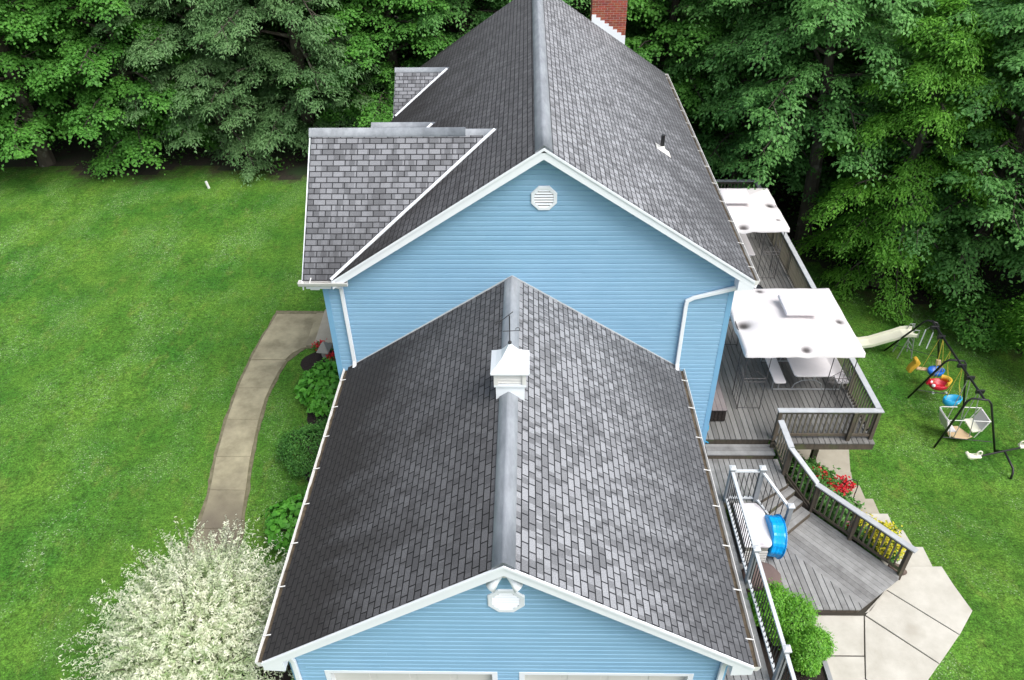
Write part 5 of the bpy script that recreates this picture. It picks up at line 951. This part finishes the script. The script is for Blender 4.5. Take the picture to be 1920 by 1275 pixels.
def tree(kind, v, x, y, sc, rz, label, group, sz=1.0):
    z = float(gz(x, y)); t = thing(NAME[kind], label, 'tree', (x, y, z), group); tm, cm = TM[kind][v]
    for nme, me_ in (('trunk', tm), ('crown', cm)): o = bpy.data.objects.new(nme, me_); COL.objects.link(o); o.parent = t
    t.rotation_euler = (0, 0, rz); t.scale = (sc, sc, sc*sz)
NAME = {'maple': 'maple_tree', 'ash': 'walnut_tree', 'oak': 'oak_tree', 'bright': 'young_ash_tree', 'lean': 'leaning_tree'}
G1 = 'trees along the edge of the wood'
T1 = [('maple', 0, -26.5, 26.5, 1.0, .3, 'dark green maple at the far left edge of the wood'), ('maple', 1, -21.5, 25.8, 1.0, 1.9, 'low hanging green maple in the far left corner above the lawn'),
      ('maple', 0, -17.0, 26.4, .95, 4.1, 'broad leaved green maple left of the grey-green trees'), ('ash', 0, -13.4, 26.6, 1.0, .5, 'grey-green fine leaved tree above the white marker pipe'),
      ('ash', 1, -9.6, 27.0, 1.05, 2.7, 'grey-green fine leaved tree just left of the cross gable roof'), ('maple', 1, -5.6, 27.3, .9, .2, 'bright edged green tree behind the cross gable and dormers'),
      ('oak', 0, -2.4, 27.6, .95, 1.1, 'bluish green oak touching the left slope of the main roof'), ('oak', 1, 2.5, 28.5, 1.0, 3.1, 'dark oak directly behind the main roof ridge'),
      ('maple', 0, 6.4, 27.0, 1.0, 5.0, 'green tree just right of the brick chimney'), ('oak', 0, 9.6, 25.0, 1.0, 2.2, 'large leaved green oak behind the farther gazebo'),
      ('lean', 0, 11.7, 21.3, 1.0, 2.9, 'leaning tree with a thick mottled trunk behind the farther gazebo'), ('bright', 0, 13.6, 18.4, .95, 1.0, 'fresh green drooping tree overhanging the swing set lawn'),
      ('oak', 1, 16.8, 18.2, 1.0, .9, 'tall oak behind the swing set'), ('oak', 0, 20.0, 15.8, 1.0, 3.9, 'oak at the right edge of the picture, above the lighter shrub'), ('bright', 0, 17.8, 21.5, 1.1, 3.3, 'yellow-green tree deep behind the swing set oak')]
for a in T1: tree(*a[:6], a[6], G1)
i = 0
for (yr, x0, x1, stp) in ((31.5, -33, 30, 5.2), (37.5, -40, 38, 6.0), (45, -48, 46, 7.5)):
    x = x0
    while x < x1:
        kk = ['maple', 'oak', 'maple', 'ash', 'oak'][i % 5]; tree(kk, i % 2, x+random.uniform(-.8, .8), yr+random.uniform(-1, 1), random.uniform(1.0, 1.25), random.uniform(0, 6.28), 'deciduous tree standing deep in the wood, behind the trees at its edge', 'trees deep in the wood'); x += stp; i += 1
for (x, y) in ((22.5, 21), (24.5, 16), (26.5, 12), (25, 26), (14.5, 25.5), (24, 9)): tree(['oak', 'maple'][i % 2], i % 2, x, y, 1.05, random.uniform(0, 6.28), 'deciduous tree standing deep in the wood, behind the trees at its edge', 'trees deep in the wood'); i += 1
shrub('edge_shrub', 'light green leafy shrub at the right edge of the lawn beyond the swing set', 'bush', 17.6, 13.2, float(gz(17.6, 13.2)), 1.8, 3.0, 11000, .11, .5, 'bright', lump=.25, k=16); shrub('edge_shrub', 'dark leafy shrub behind the swing set at the foot of the oaks', 'bush', 15.9, 15.2, float(gz(16, 15)), 1.2, 1.3, 4500, .11, .5, 'maple', lump=.3, k=14)
# undergrowth along the edge of the wood, one mass
n = 60000; X = RNG.uniform(-32, 27, n); Y = RNG.uniform(10, 34, n); E2 = edge(X, Y); cl = np.sin(X*1.9+Y*.7)+np.sin(Y*1.7-X*.8)+.7*np.sin(X*4.3+1)*np.sin(Y*3.7); k = (E2 > .8+.5*RNG.random(n)) & (E2 < 6) & (cl+RNG.normal(size=n)*.5 > .1); X = X[k]; Y = Y[k]; cl = cl[k]; n = len(X)
Z = gz(X, Y)+RNG.random(n)*np.clip(.25+.35*cl, .1, 1.0); link = leaves('undergrowth', np.stack([X, Y, Z], 1), RNG.normal(size=(n, 3))*.45+np.array([0, 0, 1]), .14*(.6+.7*RNG.random(n)), .6, M['maple']); o = link_mesh('undergrowth', link); o['kind'] = 'stuff'; tag(o, 'low dark green undergrowth along the shaded edge of the wood', 'undergrowth')
